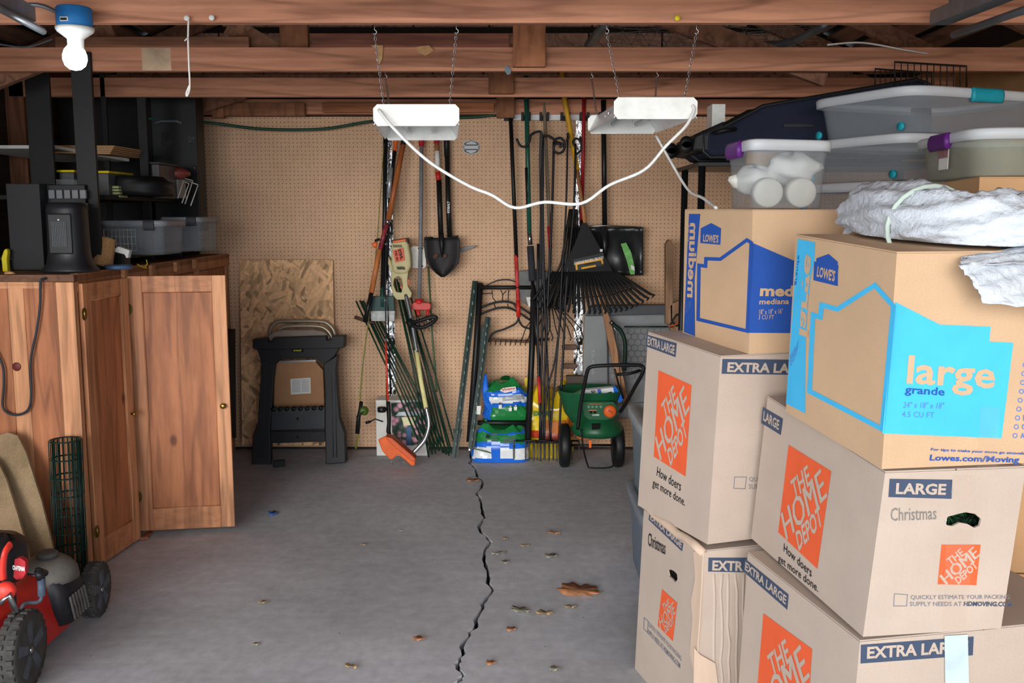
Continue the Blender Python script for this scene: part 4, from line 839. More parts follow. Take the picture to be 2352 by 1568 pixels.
b.text('STIHL',q(913,574),q(920,597),q(920,571),blk_ink,.04,.002); b.text('FSE 60',q(906,577),q(911,599),q(911,575),blk_ink,.03,.002); b.build('label',t)
b=MB()
for j in range(8):
    b.tube([q(903+j*2.6,562),q(904+j*2.6,568)],.0014,dark,4); b.tube([q(911+j*2.4,612),q(914+j*2.3,619)],.0016,dark,4)
b.build('vent',t)
b=MB(); b.slab([(937,640),(941,643),(940,655),(937,656)],YT-.01,.03,orange); b.slab([(919,660),(923,656),(923,664)],YT-.01,.02,orange); b.build('trigger',t)
b=MB(); b.tube(smooth([P(932,676,5.97),P(945,735,5.93),P(958,810,5.88)],6),.0135,M('grey_shaft',(120,122,126),.35,.7),14); b.tube([P(956.5,804,5.885),P(968,880,5.83),P(979,938,5.79)],.0142,M('yellow_wrap',(222,212,146),.5,var=.12,sc=22),14); b.tube(smooth([P(979,936,5.79),P(985,965,5.77),P(984,985,5.76),P(975,1010,5.74),P(960,1028,5.73),P(944,1044,5.72)],6),.0135,M('bright_shaft',(190,192,196),.25,.9),14); b.build('shaft',t)
b=MB(); b.tube(smooth([P(944,742,5.9),P(965,736,5.87),P(992,728,5.86),P(1002,730,5.86),P(992,742,5.87),P(968,752,5.88),P(948,748,5.9)],6),[.012]*37,black,10); b.tube([P(938,735,5.93),P(949,750,5.92)],.025,black,12); b.build('loop_handle',t)
b=MB(); sh=[(868,1010),(884,1002),(900,1006),(918,1024),(944,1044),(955,1054),(953,1068),(946,1071),(930,1056),(914,1044),(900,1056),(894,1054),(878,1036)]
b.slab(sh,5.68,.02,orange); b.slab([(884,1002),(900,1006),(944,1044),(955,1054),(950,1062),(938,1054),(896,1018)],5.60,.09,M('orange_lip',(206,88,46),.45)); b.build('guard',t,bevel=.006)
b=MB(); b.tube([P(897,1056,5.66),P(903,1067,5.66)],.002,steel,5); b.build('cutting_line',t); b=MB(); b.tube([P(931,1058,5.66),P(922,1066,5.66)],.002,steel,5); b.build('cutting_line',t)
# left poles: black pole + snow brush, pole saw, orange handle, fishing rods
t=pole('push_broom','tall black pole ending in a dark green dustpan-shaped head with a worn white edge','broom',[('pole',[(885,300),(884,480),(878,685)],6.1,6.0,.0145,_m['black_tube']),('neck',[(878,660),(878,705)],6.0,5.985,.011,M('neck_green',(30,74,68),.5))])
b=MB(); b.slab([(850,680),(905,680),(907,716),(852,716)],5.985,.02,M('dark_teal',(22,62,56),.5)); b.build('head',t,bevel=.004)
b=MB(); b.slab([(851,714),(907,714),(906,738),(852,737)],5.98,.022,M('worn_white',(190,192,190),.8,var=.25,sc=30)); b.build('scraper_edge',t,bevel=.003)
t=pole('pole_saw','orange and black pole with silver label leaning at the left foil tape','pole saw',[('orange_top',[(912,285),(907,348)],6.08,6.07,.0125,orange),('black_pole',[(907,346),(896,440)],6.07,6.05,.0125,black),('silver_label',[(898,385),(892,455)],6.045,6.03,.0132,M('silver_label',(170,172,176),.3,.5,var=.4,sc=25)),('lower_pole',[(895,455),(888,640)],6.04,6.0,.009,black)])
t=pole('wood_handle_tool','orange-brown wooden handle slanting across the black pole with black tip','handle',[('black_tip',[(931,305),(925,335)],6.04,6.03,.0165,black),('handle',[(926,332),(905,440),(892,505)],6.03,5.99,.0165,M('amber_wood',(184,106,56),.4,kind='wood',c2=(156,84,44))),('silver_band',[(892,503),(889,515)],5.99,5.985,.0145,steel),('red_section',[(889,512),(872,575)],5.985,5.96,.0145,M('red_marbled',(140,50,60),.4,var=.6,sc=40)),('lower_handle',[(872,573),(853,672)],5.96,5.93,.0165,M('amber_light',(212,132,76),.4,kind='wood',c2=(184,108,60))),('black_ferrule',[(854,668),(838,740)],5.93,5.90,.014,_m['black_tube'])])
def rod(label,pts,Ya,Yb,mat,handle,reelpx,rm,knob=None,grip=black,spool=steel,arm=None):
    t=thing('fishing_rod',label,'fishing rod',P(*pts[-1],Yb)); allp=L(pts,Ya,Yb)
    b=MB(); k=len(allp); b.tube(allp,[.0022+.004*i/(k-1) for i in range(k)],mat,8); b.build('blank',t)
    b=MB(); b.tube(L(handle,Yb,Yb),[.011,.013,.012,.014,.011][:len(handle)],grip,10); b.build('grip',t)
    for p in allp[1:-2:1]:
        b=MB(); b.tube([p+V((.006*math.cos(a),-.006+.0*a,.006*math.sin(a))) for a in [j*1.05 for j in range(6)]],.0012,steel,4,closed=True); b.build('line_guide',t)
    r=P(*reelpx,Yb-.05); b=MB(); b.lathe([(.001,-.016),(.024,-.016),(.029,-.008),(.026,0),(.029,.008),(.024,.016),(.001,.016)],r,rm,(.3,-1,.1) if knob else (0,0,1),18); b.tube([r+V((0,.01,0)),P(handle[1][0],handle[1][1],Yb)],.006,grip,8); reel=b.build('reel',t)
    b=MB()
    if knob: b.tube([r+V((0,-.02,0)),r+V((-.02,-.03,-.02)),r+V((-.045,-.03,-.03))],.003,black,6)
    else:
        b.tube(L([(880,968),(862,962),(848,969)],Yb-.06),.0045,black,8); b.tube(L([(850,968),(840,971)],Yb-.06),.009,black,8)
        pass
    b.build('crank',t)
    return t
rod('olive casting rod with a green reel leaning at the left of the trimmer',[(882,330),(875,430),(868,530),(858,640),(846,740),(834,830),(828,900),(826,980),(817,1030)],6.08,5.85,M('olive_rod',(128,128,48),.4),[(830,922),(827,945),(823,960),(821,995)],(836,943),M('green_reel',(70,92,30),.4),knob=True)
rod('black spinning rod with red lower blank standing by the floral box',[(890,285),(888,420),(887,560),(885,690),(887,780),(888,850),(889,930),(893,1000)],6.08,5.84,black,[(892,922),(893,940),(894,965),(892,990),(896,1004)],(877,940),M('reel_black',(40,40,44),.3,.5))
b=MB(); b.tube(L([(886,785),(891,920)],5.90,5.85),.0062,M('red_blank',(220,60,40),.4),8); one(b,'fishing_rod_section','bright red rod section just left of the foil tape','fishing rod')
b=MB(); b.tube(L([(894,300),(893,520),(891,700),(895,850),(898,905)],6.10,5.93),[.002,.003,.004,.005,.006],black,6); one(b,'fishing_rod','thin black rod without reel behind the spinning rod','fishing rod')
t=thing('fishing_bobber','small orange reel hanging on the olive rod beside the red handle','fishing float',P(862,562,5.9)); b=MB(); b.lathe([(.004,-.01),(.016,-.01),(.018,0),(.016,.01),(.004,.01)],P(861,562,5.9),orange,(0,1,0)); b.build('spool',t); b=MB(); b.tube([P(861,553,5.92),P(872,549,5.93)],.008,black); b.build('clamp',t)
# green plant stakes
random.seed(11)
sm2=M('stake_green',(18,50,36),.45); stk=[]
for i in range(7): stk.append(((818+i*6+random.uniform(-3,3),684+random.uniform(-2,14)),(960+i*12,1010+i*6),'fanned stake leaning to the left across the broom head'))
for i in range(9): stk.append(((905+i*4+random.uniform(-3,3),655+random.uniform(-15,25)),(985+i*8,1045+random.uniform(-14,6)),'stake in the dense bundle right of the trimmer'))
for k,(a,c_,lb) in enumerate(stk):
    b=MB(); Yt=6.04-.008*(k%5); b.tube([P(*a,Yt),P(*[(a[j]+c_[j])/2+(3 if j==0 else 0) for j in (0,1)],(Yt+5.83)/2+.03),P(*c_,5.86-.01*(k%4))],.0055,sm2,7)
    o=one(b,'plant_stake',{'f':'green plant stake, one of those fanned to the left over the broom head','s':'green plant stake, one of the dense bundle just right of the trimmer'}[lb[0]],'plant stake',{'f':'plant stakes fanned to the left','s':'plant stakes in the dense bundle'}[lb[0]])
b=MB(); b.tube(L([(984,612),(992,760),(1003,900)],6.1,5.95),.0065,M('stake_light',(72,96,66),.5),7); one(b,'plant_stake','single pale green stake standing behind the round shovel','plant stake')
b=MB(); b.tube([P(815,728,5.96),P(838,736,5.95),P(860,742,5.95)],[.012,.011,.004],_m['rusty_iron'],8); one(b,'garden_trowel','dull metal spike poking out left of the broom head','tool head')
# T posts and bed frame arch
def tpost(label,pts,Ya,Yb):
    t=thing('fence_post',label,'fence post',P(*pts[-1],Yb)); a,c_=P(*pts[0],Ya),P(*pts[-1],Yb); n_=(c_-a).normalized(); x=n_.cross(V((0,1,0))).normalized()
    b=MB(); 
    for w1,w2,o_ in ((.019,.003,V((0,0,0))),(.003,.016,V((0,-.014,0)))):
        q=[x*w1+V((0,w2,0)),x*-w1+V((0,w2,0)),x*-w1-V((0,w2,0)),x*w1-V((0,w2,0))]; b.hexa([c_+o_+k for k in q],[a+o_+k for k in q],green)
    b.build('post',t)
    for j in range(14):
        b=MB(); m=a.lerp(c_,.06+j*.066)+V((0,-.032,0)); b.box(m,(.006,.006,.02),M('stud_gray',(96,120,110),.4)); b.build('stud',t)
    b=MB(); m=a.lerp(c_,.86); b.slab([(1040,985),(1062,985),(1056,1012),(1044,1012)],Yb+.04,.004,green) if 'tall' in label else b.box(m,(.03,.004,.06),green); b.build('anchor_plate',t)
tpost('tall dark green steel fence post leaning at the left of the bed frame',[(1092,645),(1044,1050)],6.08,5.76)
tpost('shorter dark green fence post leaning inside the bed frame',[(1121,728),(1082,1030)],6.02,5.80)
tpost('second short green post with an angled end beside the first',[(1112,746),(1092,930)],6.05,5.95)
t=thing('bed_headboard','black metal arch headboard frame with scroll bars leaning on the pegboard','headboard',P(1160,1000,5.85))
bm_=M('frame_black',(36,36,38),.45,.3)
b=MB(); b.tube(L([(1103,650),(1095,780),(1078,1015)],6.06,5.85),.019,bm_,4); b.build('leg',t)
b=MB(); b.tube(L([(1226,655),(1222,800),(1212,1018)],6.06,5.85),.019,bm_,4); b.build('leg',t)
b=MB(); b.tube(L([(1100,660),(1228,660)],6.05,6.05),.013,bm_,4); b.build('top_rail',t)
b=MB(); b.tube([P(1082,970,5.88),P(1212,971,5.88)],.016,bm_,4); b.build('bottom_rail',t)
for y0_,y1_,r in ((704,694,.007),(719,708,.007)):
    b=MB(); b.tube(smooth([P(1100,y0_+4,6.05),P(1140,y1_,6.05),P(1175,y1_+1,6.05),P(1218,y0_+16,6.05)]),r,bm_,8); b.build('arch_bar',t)
b=MB(); b.tube(smooth([P(1118,655,6.05),P(1140,645,6.05),P(1165,642,6.05),P(1188,648,6.05)]),.004,bm_,6)
for pts in ([(1130,666),(1132,684),(1140,694)],[(1150,666),(1155,676),(1154,694)],[(1155,676),(1163,668)],[(1168,666),(1167,694)],[(1104,675),(1130,673)],[(1134,696),(1140,710)],[(1166,697),(1168,710)],[(1178,696),(1186,708)]):
    b.tube(L(pts,6.05),.003,bm_,6)
b.build('scroll',t)
b=MB(); b.slab([(1095,932),(1105,932),(1103,952),(1094,951)],5.84,.002,wht); b.build('barcode_sticker',t)
# shepherd hooks / garden forks, black rods
ir=M('iron_rod',(38,38,42),.4,.5)
def hook(label,pts,Ya,Yb,curl,r=.0075,prongs=None,foot=None):
    t=thing('shepherd_hook',label,'garden hook',P(*pts[-1],Yb)); b=MB(); b.tube(smooth(L(pts,Ya,Yb),4),r,ir,8); b.build('rod',t)
    if curl: b=MB(); b.tube(smooth([P(x,y,Ya-.01) for x,y in curl],5),r,ir,8); b.build('curl',t)
    if prongs:
        b=MB(); x0_,x1_,y_,n_=prongs; b.tube([P(x0_,y_,Yb),P(x1_,y_,Yb)],.006,ir,6)
        for k in range(n_):
            x=x0_+(x1_-x0_)*k/(n_-1); b.tube([P(x,y_,Yb),P(x,y_+38,Yb-.01),P(x,y_+44,Yb-.01)],[.005,.005,.002],M('prong_iron',(92,86,80),.5,.5),6)
        b.build('ground_prongs',t)
    return t
hook('tall black shepherd hook with a wide curl left of the pair',[(1243,302),(1244,480),(1246,700),(1240,1012)],6.0,5.80,[(1243,302),(1232,303),(1220,310),(1216,325),(1208,336),(1196,335),(1188,322),(1188,318)],prongs=(1180,1262,1012,4))
hook('second shepherd hook whose loop curls to the right',[(1247,310),(1247,500),(1252,720),(1265,1014)],5.98,5.80,[(1247,312),(1258,312),(1270,318),(1278,326),(1290,330),(1296,338)],prongs=(1215,1290,1014,5))
hook('shepherd hook with spiral scroll near the leaf rake',[(1272,325),(1268,480),(1258,700),(1250,880),(1246,1016)],5.97,5.79,[(1272,325),(1280,318),(1290,318),(1297,330),(1294,346),(1282,352),(1272,344),(1274,332),(1284,330),(1288,340)],prongs=(1225,1278,1016,4))
hook('thin black shepherd hook standing right of the spiral one',[(1304,305),(1300,480),(1290,640),(1284,760),(1272,900),(1262,1015)],5.96,5.78,[(1304,305),(1306,316),(1300,324)],r=.006,prongs=(1240,1300,1015,4))
hook('doubled black rod with curled top beside the foil tape',[(1322,330),(1318,480),(1302,640),(1296,760),(1290,880),(1284,1012)],5.99,5.79,[(1322,340),(1316,326),(1324,318),(1334,326),(1334,345),(1322,356)],r=.007,prongs=(1262,1330,1012,5))
hook('straight black rod with a red sticker at its middle',[(1236,560),(1236,800),(1243,1010)],5.95,5.79,None,r=.008,prongs=(1228,1270,1012,3))
hook('straight black rod leaning inward below the leaf rake',[(1298,640),(1276,820),(1256,900),(1250,1010)],5.93,5.78,None,r=.006)
b=MB(); b.tube(L([(1237,865),(1240,925)],5.84,5.82),.010,_m['red_label'],8); one(b,'sticker_sleeve','red and white sticker sleeve around a black rod near the yellow bag','sticker')
b=MB(); b.slab([(1240,300),(1246,302),(1249,330),(1250,420),(1247,500),(1244,640),(1236,640),(1240,500),(1238,360)],5.97,.02,black); one(b,'umbrella','closed black umbrella hanging point down between the poles','umbrella',bevel=.004)
b=MB()
for k in range(7): b.tube([P(1308+k*3,480,6.02),P(1290+k*6,600,5.99),P(1250+k*13,705+6*math.sin(k),5.95)],[.004,.007,.005],black,6)
one(b,'broom_bristles','black corn-style broom head behind the leaf rake','broom')
b=MB(); b.slab([(1192,622),(1240,618),(1262,626),(1266,700),(1250,716),(1226,712),(1196,690),(1190,650)],6.05,.02,M('spade_gray',(70,70,70),.45,.4,.3)); b.slab([(1208,682),(1232,682),(1238,705),(1214,705)],6.045,.006,_m['tag_paper']); one(b,'spade','grey square spade blade hanging behind the black rods','shovel',bevel=.003)
# ================================================================ OSB, sawhorses, chair
b=MB(); q=[P(556,1022,6.02),P(772,1022,6.02),P(764,597,6.12),P(551,597,6.12)]; b.prism([V((p.x,p.y,max(p.z,.002))) for p in q],(0,.011,0),M('osb',(220,176,132),.8,kind='osb')); one(b,'osb_panel','flaky oriented strand board leaning on the pegboard behind the sawhorse','board')
b=MB(); b.tube([P(531,755,6.06),P(533,1005,5.98)],.026,M('dark_roll',(58,48,40),.9),14); one(b,'rolled_mat','dark rolled mat standing behind the open cabinet door','roll')
t=thing('folding_chair','folded beige metal folding chair with padded seat standing behind the sawhorse','chair',P(690,1000,5.95)); bt=M('beige_tube',(176,166,146),.35,.5)
for k,(dy,lift,xa,xb) in enumerate(((.06,0,620,768),(.0,11,634,762))):
    b=MB(); b.tube(smooth([P(xa,800,5.96+dy),P(xa,762+lift,5.96+dy),P(xa+10,744+lift,5.96+dy),P(xa+30,738+lift,5.96+dy),P(xb-35,738+lift,5.96+dy),P(xb-12,746+lift,5.96+dy),P(xb,765+lift,5.96+dy),P(xb,800,5.96+dy)],5),.011,bt,10); b.build('frame_tube',t)
b=MB(); b.slab([(610,790),(614,772),(628,762),(650,758),(720,757),(745,762),(756,774),(760,800),(610,800)],5.90,.04,M('grey_pad',(150,136,126),.7)); b.build('seat_pad',t,bevel=.01)
b=MB(); b.slab([(636,828),(720,826),(742,850),(745,940),(628,945),(630,850)],5.93,.012,hard); b.build('seat_underside',t)
b=MB(); b.slab([(644,828),(724,826),(726,830),(646,833)],5.915,.012,steel); b.build('chrome_bar',t)
b=MB(); b.slab([(667,870),(713,867),(714,903),(668,906)],5.926,.002,wht); 
for j in range(9): b.slab([(671,873+j*3.3),(690,872.3+j*3.3),(690,873+j*3.3),(671,873.8+j*3.3)],5.925,.001,_m['gray_ink']); b.slab([(693,872+j*3.3),(710,871.3+j*3.3),(710,872+j*3.3),(693,872.8+j*3.3)],5.925,.001,_m['gray_ink'])
b.build('label',t)
for xx in (640,735):
    b=MB(); b.tube([P(xx,930,5.95),P(xx,1022,5.94)],.009,bt,8); b.build('leg',t)
def sawhorse(Y,dx,label,front):
    t=thing('sawhorse',label,'sawhorse',P(685+dx,1068,Y)); sh=M('sawhorse_black',(29,30,33),.55,sc=40)
    S=lambda pts:[(x+dx,y) for x,y in pts]
    b=MB(); b.slab(S([(580,779),(612,776),(614,785),(624,785),(626,776),(748,772),(750,782),(760,781),(762,772),(791,771),(790,798),(778,800),(590,803),(580,800)]),Y-.03,.07,sh); b.build('top_beam',t,bevel=.004)
    b=MB(); b.slab(S([(590,800),(780,797),(768,818),(744,838),(724,822),(645,824),(630,840),(596,820)]),Y-.01,.04,sh); up_=b.build('upper_panel',t,bevel=.004)
    for pts in ([(596,816),(632,836),(628,870),(624,940),(620,985),(621,1068),(577,1072),(580,1000),(592,968),(596,900),(600,840)],[(742,836),(776,814),(772,850),(776,910),(780,960),(792,995),(794,1063),(748,1066),(746,985),(746,900)]):
        b=MB(); b.slab(S(pts),Y-.005,.045,sh,Yb=Y-.10); b.build('leg',t,bevel=.006)
        b=MB(); cx=sum(p[0] for p in pts)/len(pts)
        for o_ in (-6,2):
            b.tube([P(cx+o_+dx,840,Y-.012),P(cx+o_+dx-(5 if cx<680 else -4),1050,Y-.103)],.0022,M('sawhorse_edge',(56,58,62),.5),5)
        b.build('leg_rib',t)
    if front:
        b=MB(); b.slab(S([(624,938),(746,934),(746,985),(622,989)]),Y-.05,.03,M('tray_gray',(56,58,62),.55)); b.slab(S([(622,989),(746,985),(748,1014),(619,1018)]),Y-.06,.035,sh); b.build('shelf_panel',t,bevel=.003)
        b=MB()
        for j in range(8): x=630+j*15.5; b.lathe([(.001,-.03),(.014,-.03),(.014,.0),(.001,.0)],P(x+dx,938-j*.4,Y-.03),black,(0,1,0),12)
        for j in range(20): x=626+j*6.1; b.slab(S([(x,988),(x+3,988),(x+3,992),(x,992)]),Y-.064,.006,dark)
        b.build('notches',t)
        b=MB(); b.lathe([(.001,-.012),(.007,-.01),(.007,0)],P(684,961,Y-.05),black,(0,1,0),10); b.lathe([(.001,-.012),(.006,-.01),(.006,0)],P(684,1003,Y-.06),black,(0,1,0),10); b.build('fastener',t)
        b=MB(); b.slab(S([(671,801),(697,800),(697,808),(671,809)]),Y-.012,.003,dark); q=lambda x,y:P(x,y,Y-.016); b.text('STANLEY',q(674,807),q(693,806.4),q(674,803),yel,.02,.001); b.build('badge',up_)
sawhorse(5.87,0,'front black folded sawhorse with yellow lettering and an open middle tray',True)
sawhorse(5.945,2,'second black folded sawhorse flat behind the front one',False)
b=MB(); b.box((P(640,1030,5.72).x,5.72,.02),(.07,.03,.04),black,rz=.4); one(b,'small_black_clamp','small black clamp lying under the sawhorse tray','clamp')
# floral shopping box
t=thing('floral_carton','white box with dark floral print and birdbath picture behind the trimmer','box',P(925,1030,5.98)); 
b=MB(); a=P(864,930,6.0); c_=P(982,1028,6.0); b.b2((a.x,5.98,.002),(c_.x,6.12,P(1,914,6.05).z),wht); b.build('carton',t,bevel=.003)
b=MB(); b.slab([(898,925),(976,922),(980,1020),(902,1026)],5.976,.003,M('floral',(60,80,70),.6,kind='floral')); b.build('floral_panel',t)
b=MB(); b.slab([(908,955),(975,953),(966,944),(916,946)],5.972,.002,M('basin',(190,200,205),.4)); b.slab([(922,958),(956,957),(950,976),(928,977)],5.972,.002,M('cream',(220,214,170),.6)); b.slab([(934,980),(944,980),(945,1022),(933,1022)],5.972,.002,M('pillar_blue',(70,100,140),.6)); b.build('printed_picture',t)
# bags
plast=lambda nm,c:M(nm,c,.25,var=.1,coat=.4,bump=.15)
bl=plast('bag_blue',(28,104,212)); gn=plast('bag_green',(30,122,62)); bw=plast('bag_white',(222,226,226)); yb=plast('bag_yellow',(220,186,34)); rd=plast('bag_red',(180,60,34))
def bag(c,rx,ry,rz,seed,bands,n=44,m=26,amp=.07,prof=((0,.9),(.12,1),(.8,1),(1,.5))):
    '''lumpy sack: bands = [(v limit, material)] from the floor up'''
    random.seed(seed); ph=[random.uniform(0,6) for _ in range(8)]; b=MB(); rows=[]
    for i in range(m+1):
        v=i/m; k0=max(k for k in range(len(prof)) if prof[k][0]<=v) ; k1=min(k0+1,len(prof)-1); a_,c_=prof[k0],prof[k1]
        rr=a_[1] if k0==k1 else a_[1]+(c_[1]-a_[1])*(v-a_[0])/(c_[0]-a_[0]); rg=[]
        for k in range(n):
            an=2*math.pi*k/n; cr_=math.sin(9*an+ph[5]+14*v)*math.sin(17*v+5*an+ph[6]); d=1+amp*(math.sin(2*an+ph[0]+5*v)+.6*math.sin(5*an+ph[1]-6*v)+.5*math.sin(11*v+ph[2]+3*an)+.9*cr_+.35*math.sin(21*v+7*an))
            x=math.copysign(abs(math.cos(an))**.6,math.cos(an))*rx*rr*d; y=math.copysign(abs(math.sin(an))**.6,math.sin(an))*ry*(rr**1.6)*d
            rg.append(V(c)+V((x,y,v*rz*2*(1+(.10*math.sin(2*an+ph[3])+.08*math.sin(5*an+ph[4]))*(v>.6)*(v-.6)*2.5))))
        rows.append(rg)
    for i in range(m):
        v=(i+.5)/m
        for k in range(n):
            an=(k+.5)/n; mat=next(mm for lim,mm in bands if v+.025*math.sin(an*19+seed)<=lim)
            if callable(mat): mat=mat(an)
            b.add([rows[i][k],rows[i][(k+1)%n],rows[i+1][(k+1)%n],rows[i+1][k]],[(0,1,2,3)],mat,True)
    b.add(rows[-1],[tuple(range(n))],bands[-1][1],True)
    return b
g=P(1142,1028,5.86); zt1=P(1,945,5.86).z
panel=lambda an: bw if (.56<an<.72 or .74<an<.95) else bl
t=thing('soil_bag','blue and green garden soil bag lying flat at the bottom of the pile','bag',(g.x,5.92,0))
bag((g.x+.02,5.93,.002),.185,.13,.115,4,[(.10,bl),(.40,panel),(.54,bl),(.78,gn),(.84,bl),(1.1,gn)],amp=.022,prof=((0,.97),(.1,1),(.45,.97),(.8,.84),(1,.62))).build('sack',t,label='blue sack with white text panels')
b=MB(); yy=5.786
b.slab([(1117,998),(1123,998),(1124,1006),(1115,1006)],yy,.002,blk_ink)
for j in range(5): b.slab([(1128,996+j*4),(1142,997+j*4),(1142,998+j*4),(1128,997+j*4)],yy,.002,_m['gray_ink']); b.slab([(1156,1004+j*3.6),(1185,1005+j*3.6),(1185,1006+j*3.6),(1156,1005+j*3.6)],yy,.002,_m['gray_ink'])
b.build('print',t)
t=thing('soil_bag','crumpled half-empty blue and green plant food bag standing on the flat one','bag',(g.x+.03,5.95,zt1))
bag((g.x+.05,5.97,.232),.145,.10,.125,8,[(.10,gn),(.44,lambda an: gn if an>.66 else bl),(.54,bl),(.70,lambda an: bw if .66<an<.97 else bl),(.84,bl),(1.1,gn)],amp=.04,prof=((0,.86),(.2,.95),(.45,.9),(.6,1),(.8,.98),(.92,.75),(1,.5))).build('sack',t)
b=MB(); b.prism([P(*p,5.9) for p in ((1112,862),(1118,858),(1122,890),(1140,915),(1150,940),(1128,955),(1112,930),(1107,895))],(0,.05,0),bl,True); b.build('loose_corner',t,bevel=.01)
b=MB(); YY=5.852; q=lambda x,y:P(x,y,YY)
b.slab([(1148,897),(1154,891),(1184,887),(1186,896),(1160,902)],YY,.003,wht); b.text('Vigoro',q(1152,901),q(1183,896),q(1151.5,892),M('logo_red',(178,30,40),.5),.03,.003)
for j in range(4): b.slab([(1154,911+j*3),(1204,906+j*3),(1204,907+j*3),(1154,912+j*3)],YY-.008,.002,_m['gray_ink'])
for x,y in ((1149,930),(1172,936),(1184,934)):
    b.slab([(x-4,y),(x+4,y),(x+3,y+8),(x-3,y+8)],YY-.006,.002,wht); b.slab([(x-3,y-5),(x,y-1),(x+3,y-5),(x+1,y)],YY-.006,.002,wht)
b.build('print',t)
t=thing('mulch_bag','tall yellow and red bag standing behind the black rods','bag',(P(1262,1020,5.98).x,5.98,0))
bag((P(1262,1020,5.99).x,5.99,.002),.15,.08,.215,12,[(.30,yb),(.42,lambda an: rd),(.60,lambda an: M('bag_orange',(214,120,40),.3) if an>.72 else yb),(1.1,yb)],amp=.05).build('sack',t)
b=MB(); q=lambda x,y:P(x,y,5.885); b.text('EXPERT',q(1225,955),q(1268,955),q(1225,944),gn,.04,.002); b.slab([(1285,975),(1300,978),(1308,986),(1285,982)],5.88,.002,wht); b.build('print',t)
b=MB(); b.prism([P(*p,6.05) for p in ((1290,880),(1303,862),(1315,858),(1318,900),(1296,905))],(0,.03,0),yb); b.prism([P(*p,6.05) for p in ((1204,868),(1214,866),(1216,896),(1206,900))],(0,.03,0),yb); b.build('top_corner',t)
# broadcast spreader
t=thing('broadcast_spreader','dark green broadcast spreader with orange dial and black looped handle','spreader',P(1370,1060,5.7))
cx=P(1352,900,5.75).x; cxc=P(1372,900,5.7).x
zt_=P(1,893,5.72).z; zm=P(1,965,5.66).z; zb_=P(1,1012,5.66).z
b=MB(); r0=[ring((cxc-.045,5.74,z),rx,ry,3.2,32) for z,rx,ry in ((zt_-.20,.11,.09),(zt_-.14,.155,.125),(zt_-.02,.19,.155),(zt_,.2,.165))]
b.loft(r0+[ring((cxc-.045,5.74,zt_-.002),.185,.15,3.2,32),ring((cxc-.045,5.74,zt_-.10),.12,.09,3.2,32)],spgreen,cap=(1,1)); b.build('hopper',t,bevel=.002)
b=MB(); pn=[(1335,922),(1410,922),(1421,938),(1419,952),(1408,962),(1390,966),(1352,965),(1340,955)]; b.slab(pn,5.57,.05,spgreen); b.build('control_panel',t,bevel=.006)
b=MB(); q=P(1401,944,5.56); b.lathe([(.001,-.02),(.030,-.018),(.038,-.008),(.038,.01)],q,orange,(0,1,0),24); b.box(q+V((0,-.022,0)),(.03,.01,.012),M('dial_ridge',(196,72,28),.5),ry=.7); b.build('dial',t)
b=MB(); Yp=5.567
for x in (1349,1358,1367,1377): b.slab([(x,932),(x+5,931),(x+6,936),(x+1,937)],Yp,.002,M('panel_print',(90,140,116),.6))
b.slab([(1352,927),(1383,927),(1383,928),(1352,928)],Yp,.002,orange); b.slab([(1352,941),(1371,941),(1371,943),(1352,943)],Yp,.002,orange); b.slab([(1354,944),(1361,944),(1360,949),(1354,949)],Yp,.002,dark); b.slab([(1364,944),(1370,944),(1369,949),(1363,949)],Yp,.002,dark)
q=lambda x,y:P(x,y,Yp); b.text('Turf Builder',q(1360,955),q(1377,954),q(1360,951),wht,.03,.001); b.build('print',t)
b=MB(); cz=P(1368,985,5.62); b.lathe([(.05,-.07),(.13,-.06),(.155,-.045),(.16,-.02),(.14,.02),(.10,.05),(.09,.07)],(cxc,5.70,cz.z+.01),spgreen,n=30); b.build('spinner_housing',t)
b=MB(); b.slab([(1360,975),(1378,974),(1378,985),(1360,987)],5.545,.03,dark); b.build('outlet',t)
b=MB(); b.slab([(1352,1011),(1359,1010),(1358,1028),(1353,1028)],5.53,.012,orange); b.tube([P(1325,1003,5.55),P(1348,1010,5.54)],.004,orange,6); b.build('orange_lever',t)
for xx,yw in ((1297,1013),(1420,1010)):
    b=MB(); q=P(xx,yw,5.70); zc=.135; b.lathe([(.03,-.03),(.115,-.032),(.132,-.022),(.135,-.01),(.135,.01),(.132,.022),(.115,.032),(.03,.03)],(q.x,5.72,zc),black,(1,0,0),32); w_=b.build('wheel',t)
    b=MB(); b.lathe([(.001,-.036),(.05,-.034),(.06,-.030),(.06,.030),(.05,.034),(.001,.036)],(q.x,5.72,zc),M('wheel_gray',(48,50,56),.5),(1,0,0),20); b.build('hub',w_)
b=MB(); b.tube([V((P(1297,1013,5.7).x,5.72,.135)),V((P(1420,1010,5.7).x,5.72,.135))],.008,blackm,8); b.build('axle',t)
b=MB(); b.tube(smooth([P(1327,985,5.52),P(1333,935,5.5),P(1343,880,5.46),P(1350,850,5.44),P(1360,842,5.43),P(1390,839,5.42),P(1440,838,5.42),P(1474,840,5.42),P(1476,856,5.42),P(1460,885,5.46),P(1438,925,5.53),P(1425,945,5.6)],5),.011,black,12); b.build('handle',t)
b=MB(); b.tube(L([(1416,860),(1445,858),(1472,850)],5.43),.009,black,8); b.tube([P(1412,848,5.44),P(1420,880,5.5),P(1432,915,5.54)],.006,black,8); b.build('lever_rod',t)
b=MB(); b.tube(smooth([P(1335,985,5.55),P(1340,1030,5.5),P(1350,1068,5.42),P(1358,1074,5.41),P(1400,1073,5.42),P(1410,1060,5.45),P(1408,1010,5.6)],5),.005,blackm,8); b.build('kickstand',t)
t=thing('grass_seed_bag','white and blue grass seed bag lying tilted in the spreader hopper','bag',P(1385,905,5.7))
b=MB(); b.prism([P(*p,5.66) for p in ((1340,896),(1412,889),(1430,912),(1426,925),(1345,921))],(0,.07,0),bw); b.build('sack',t,bevel=.012)
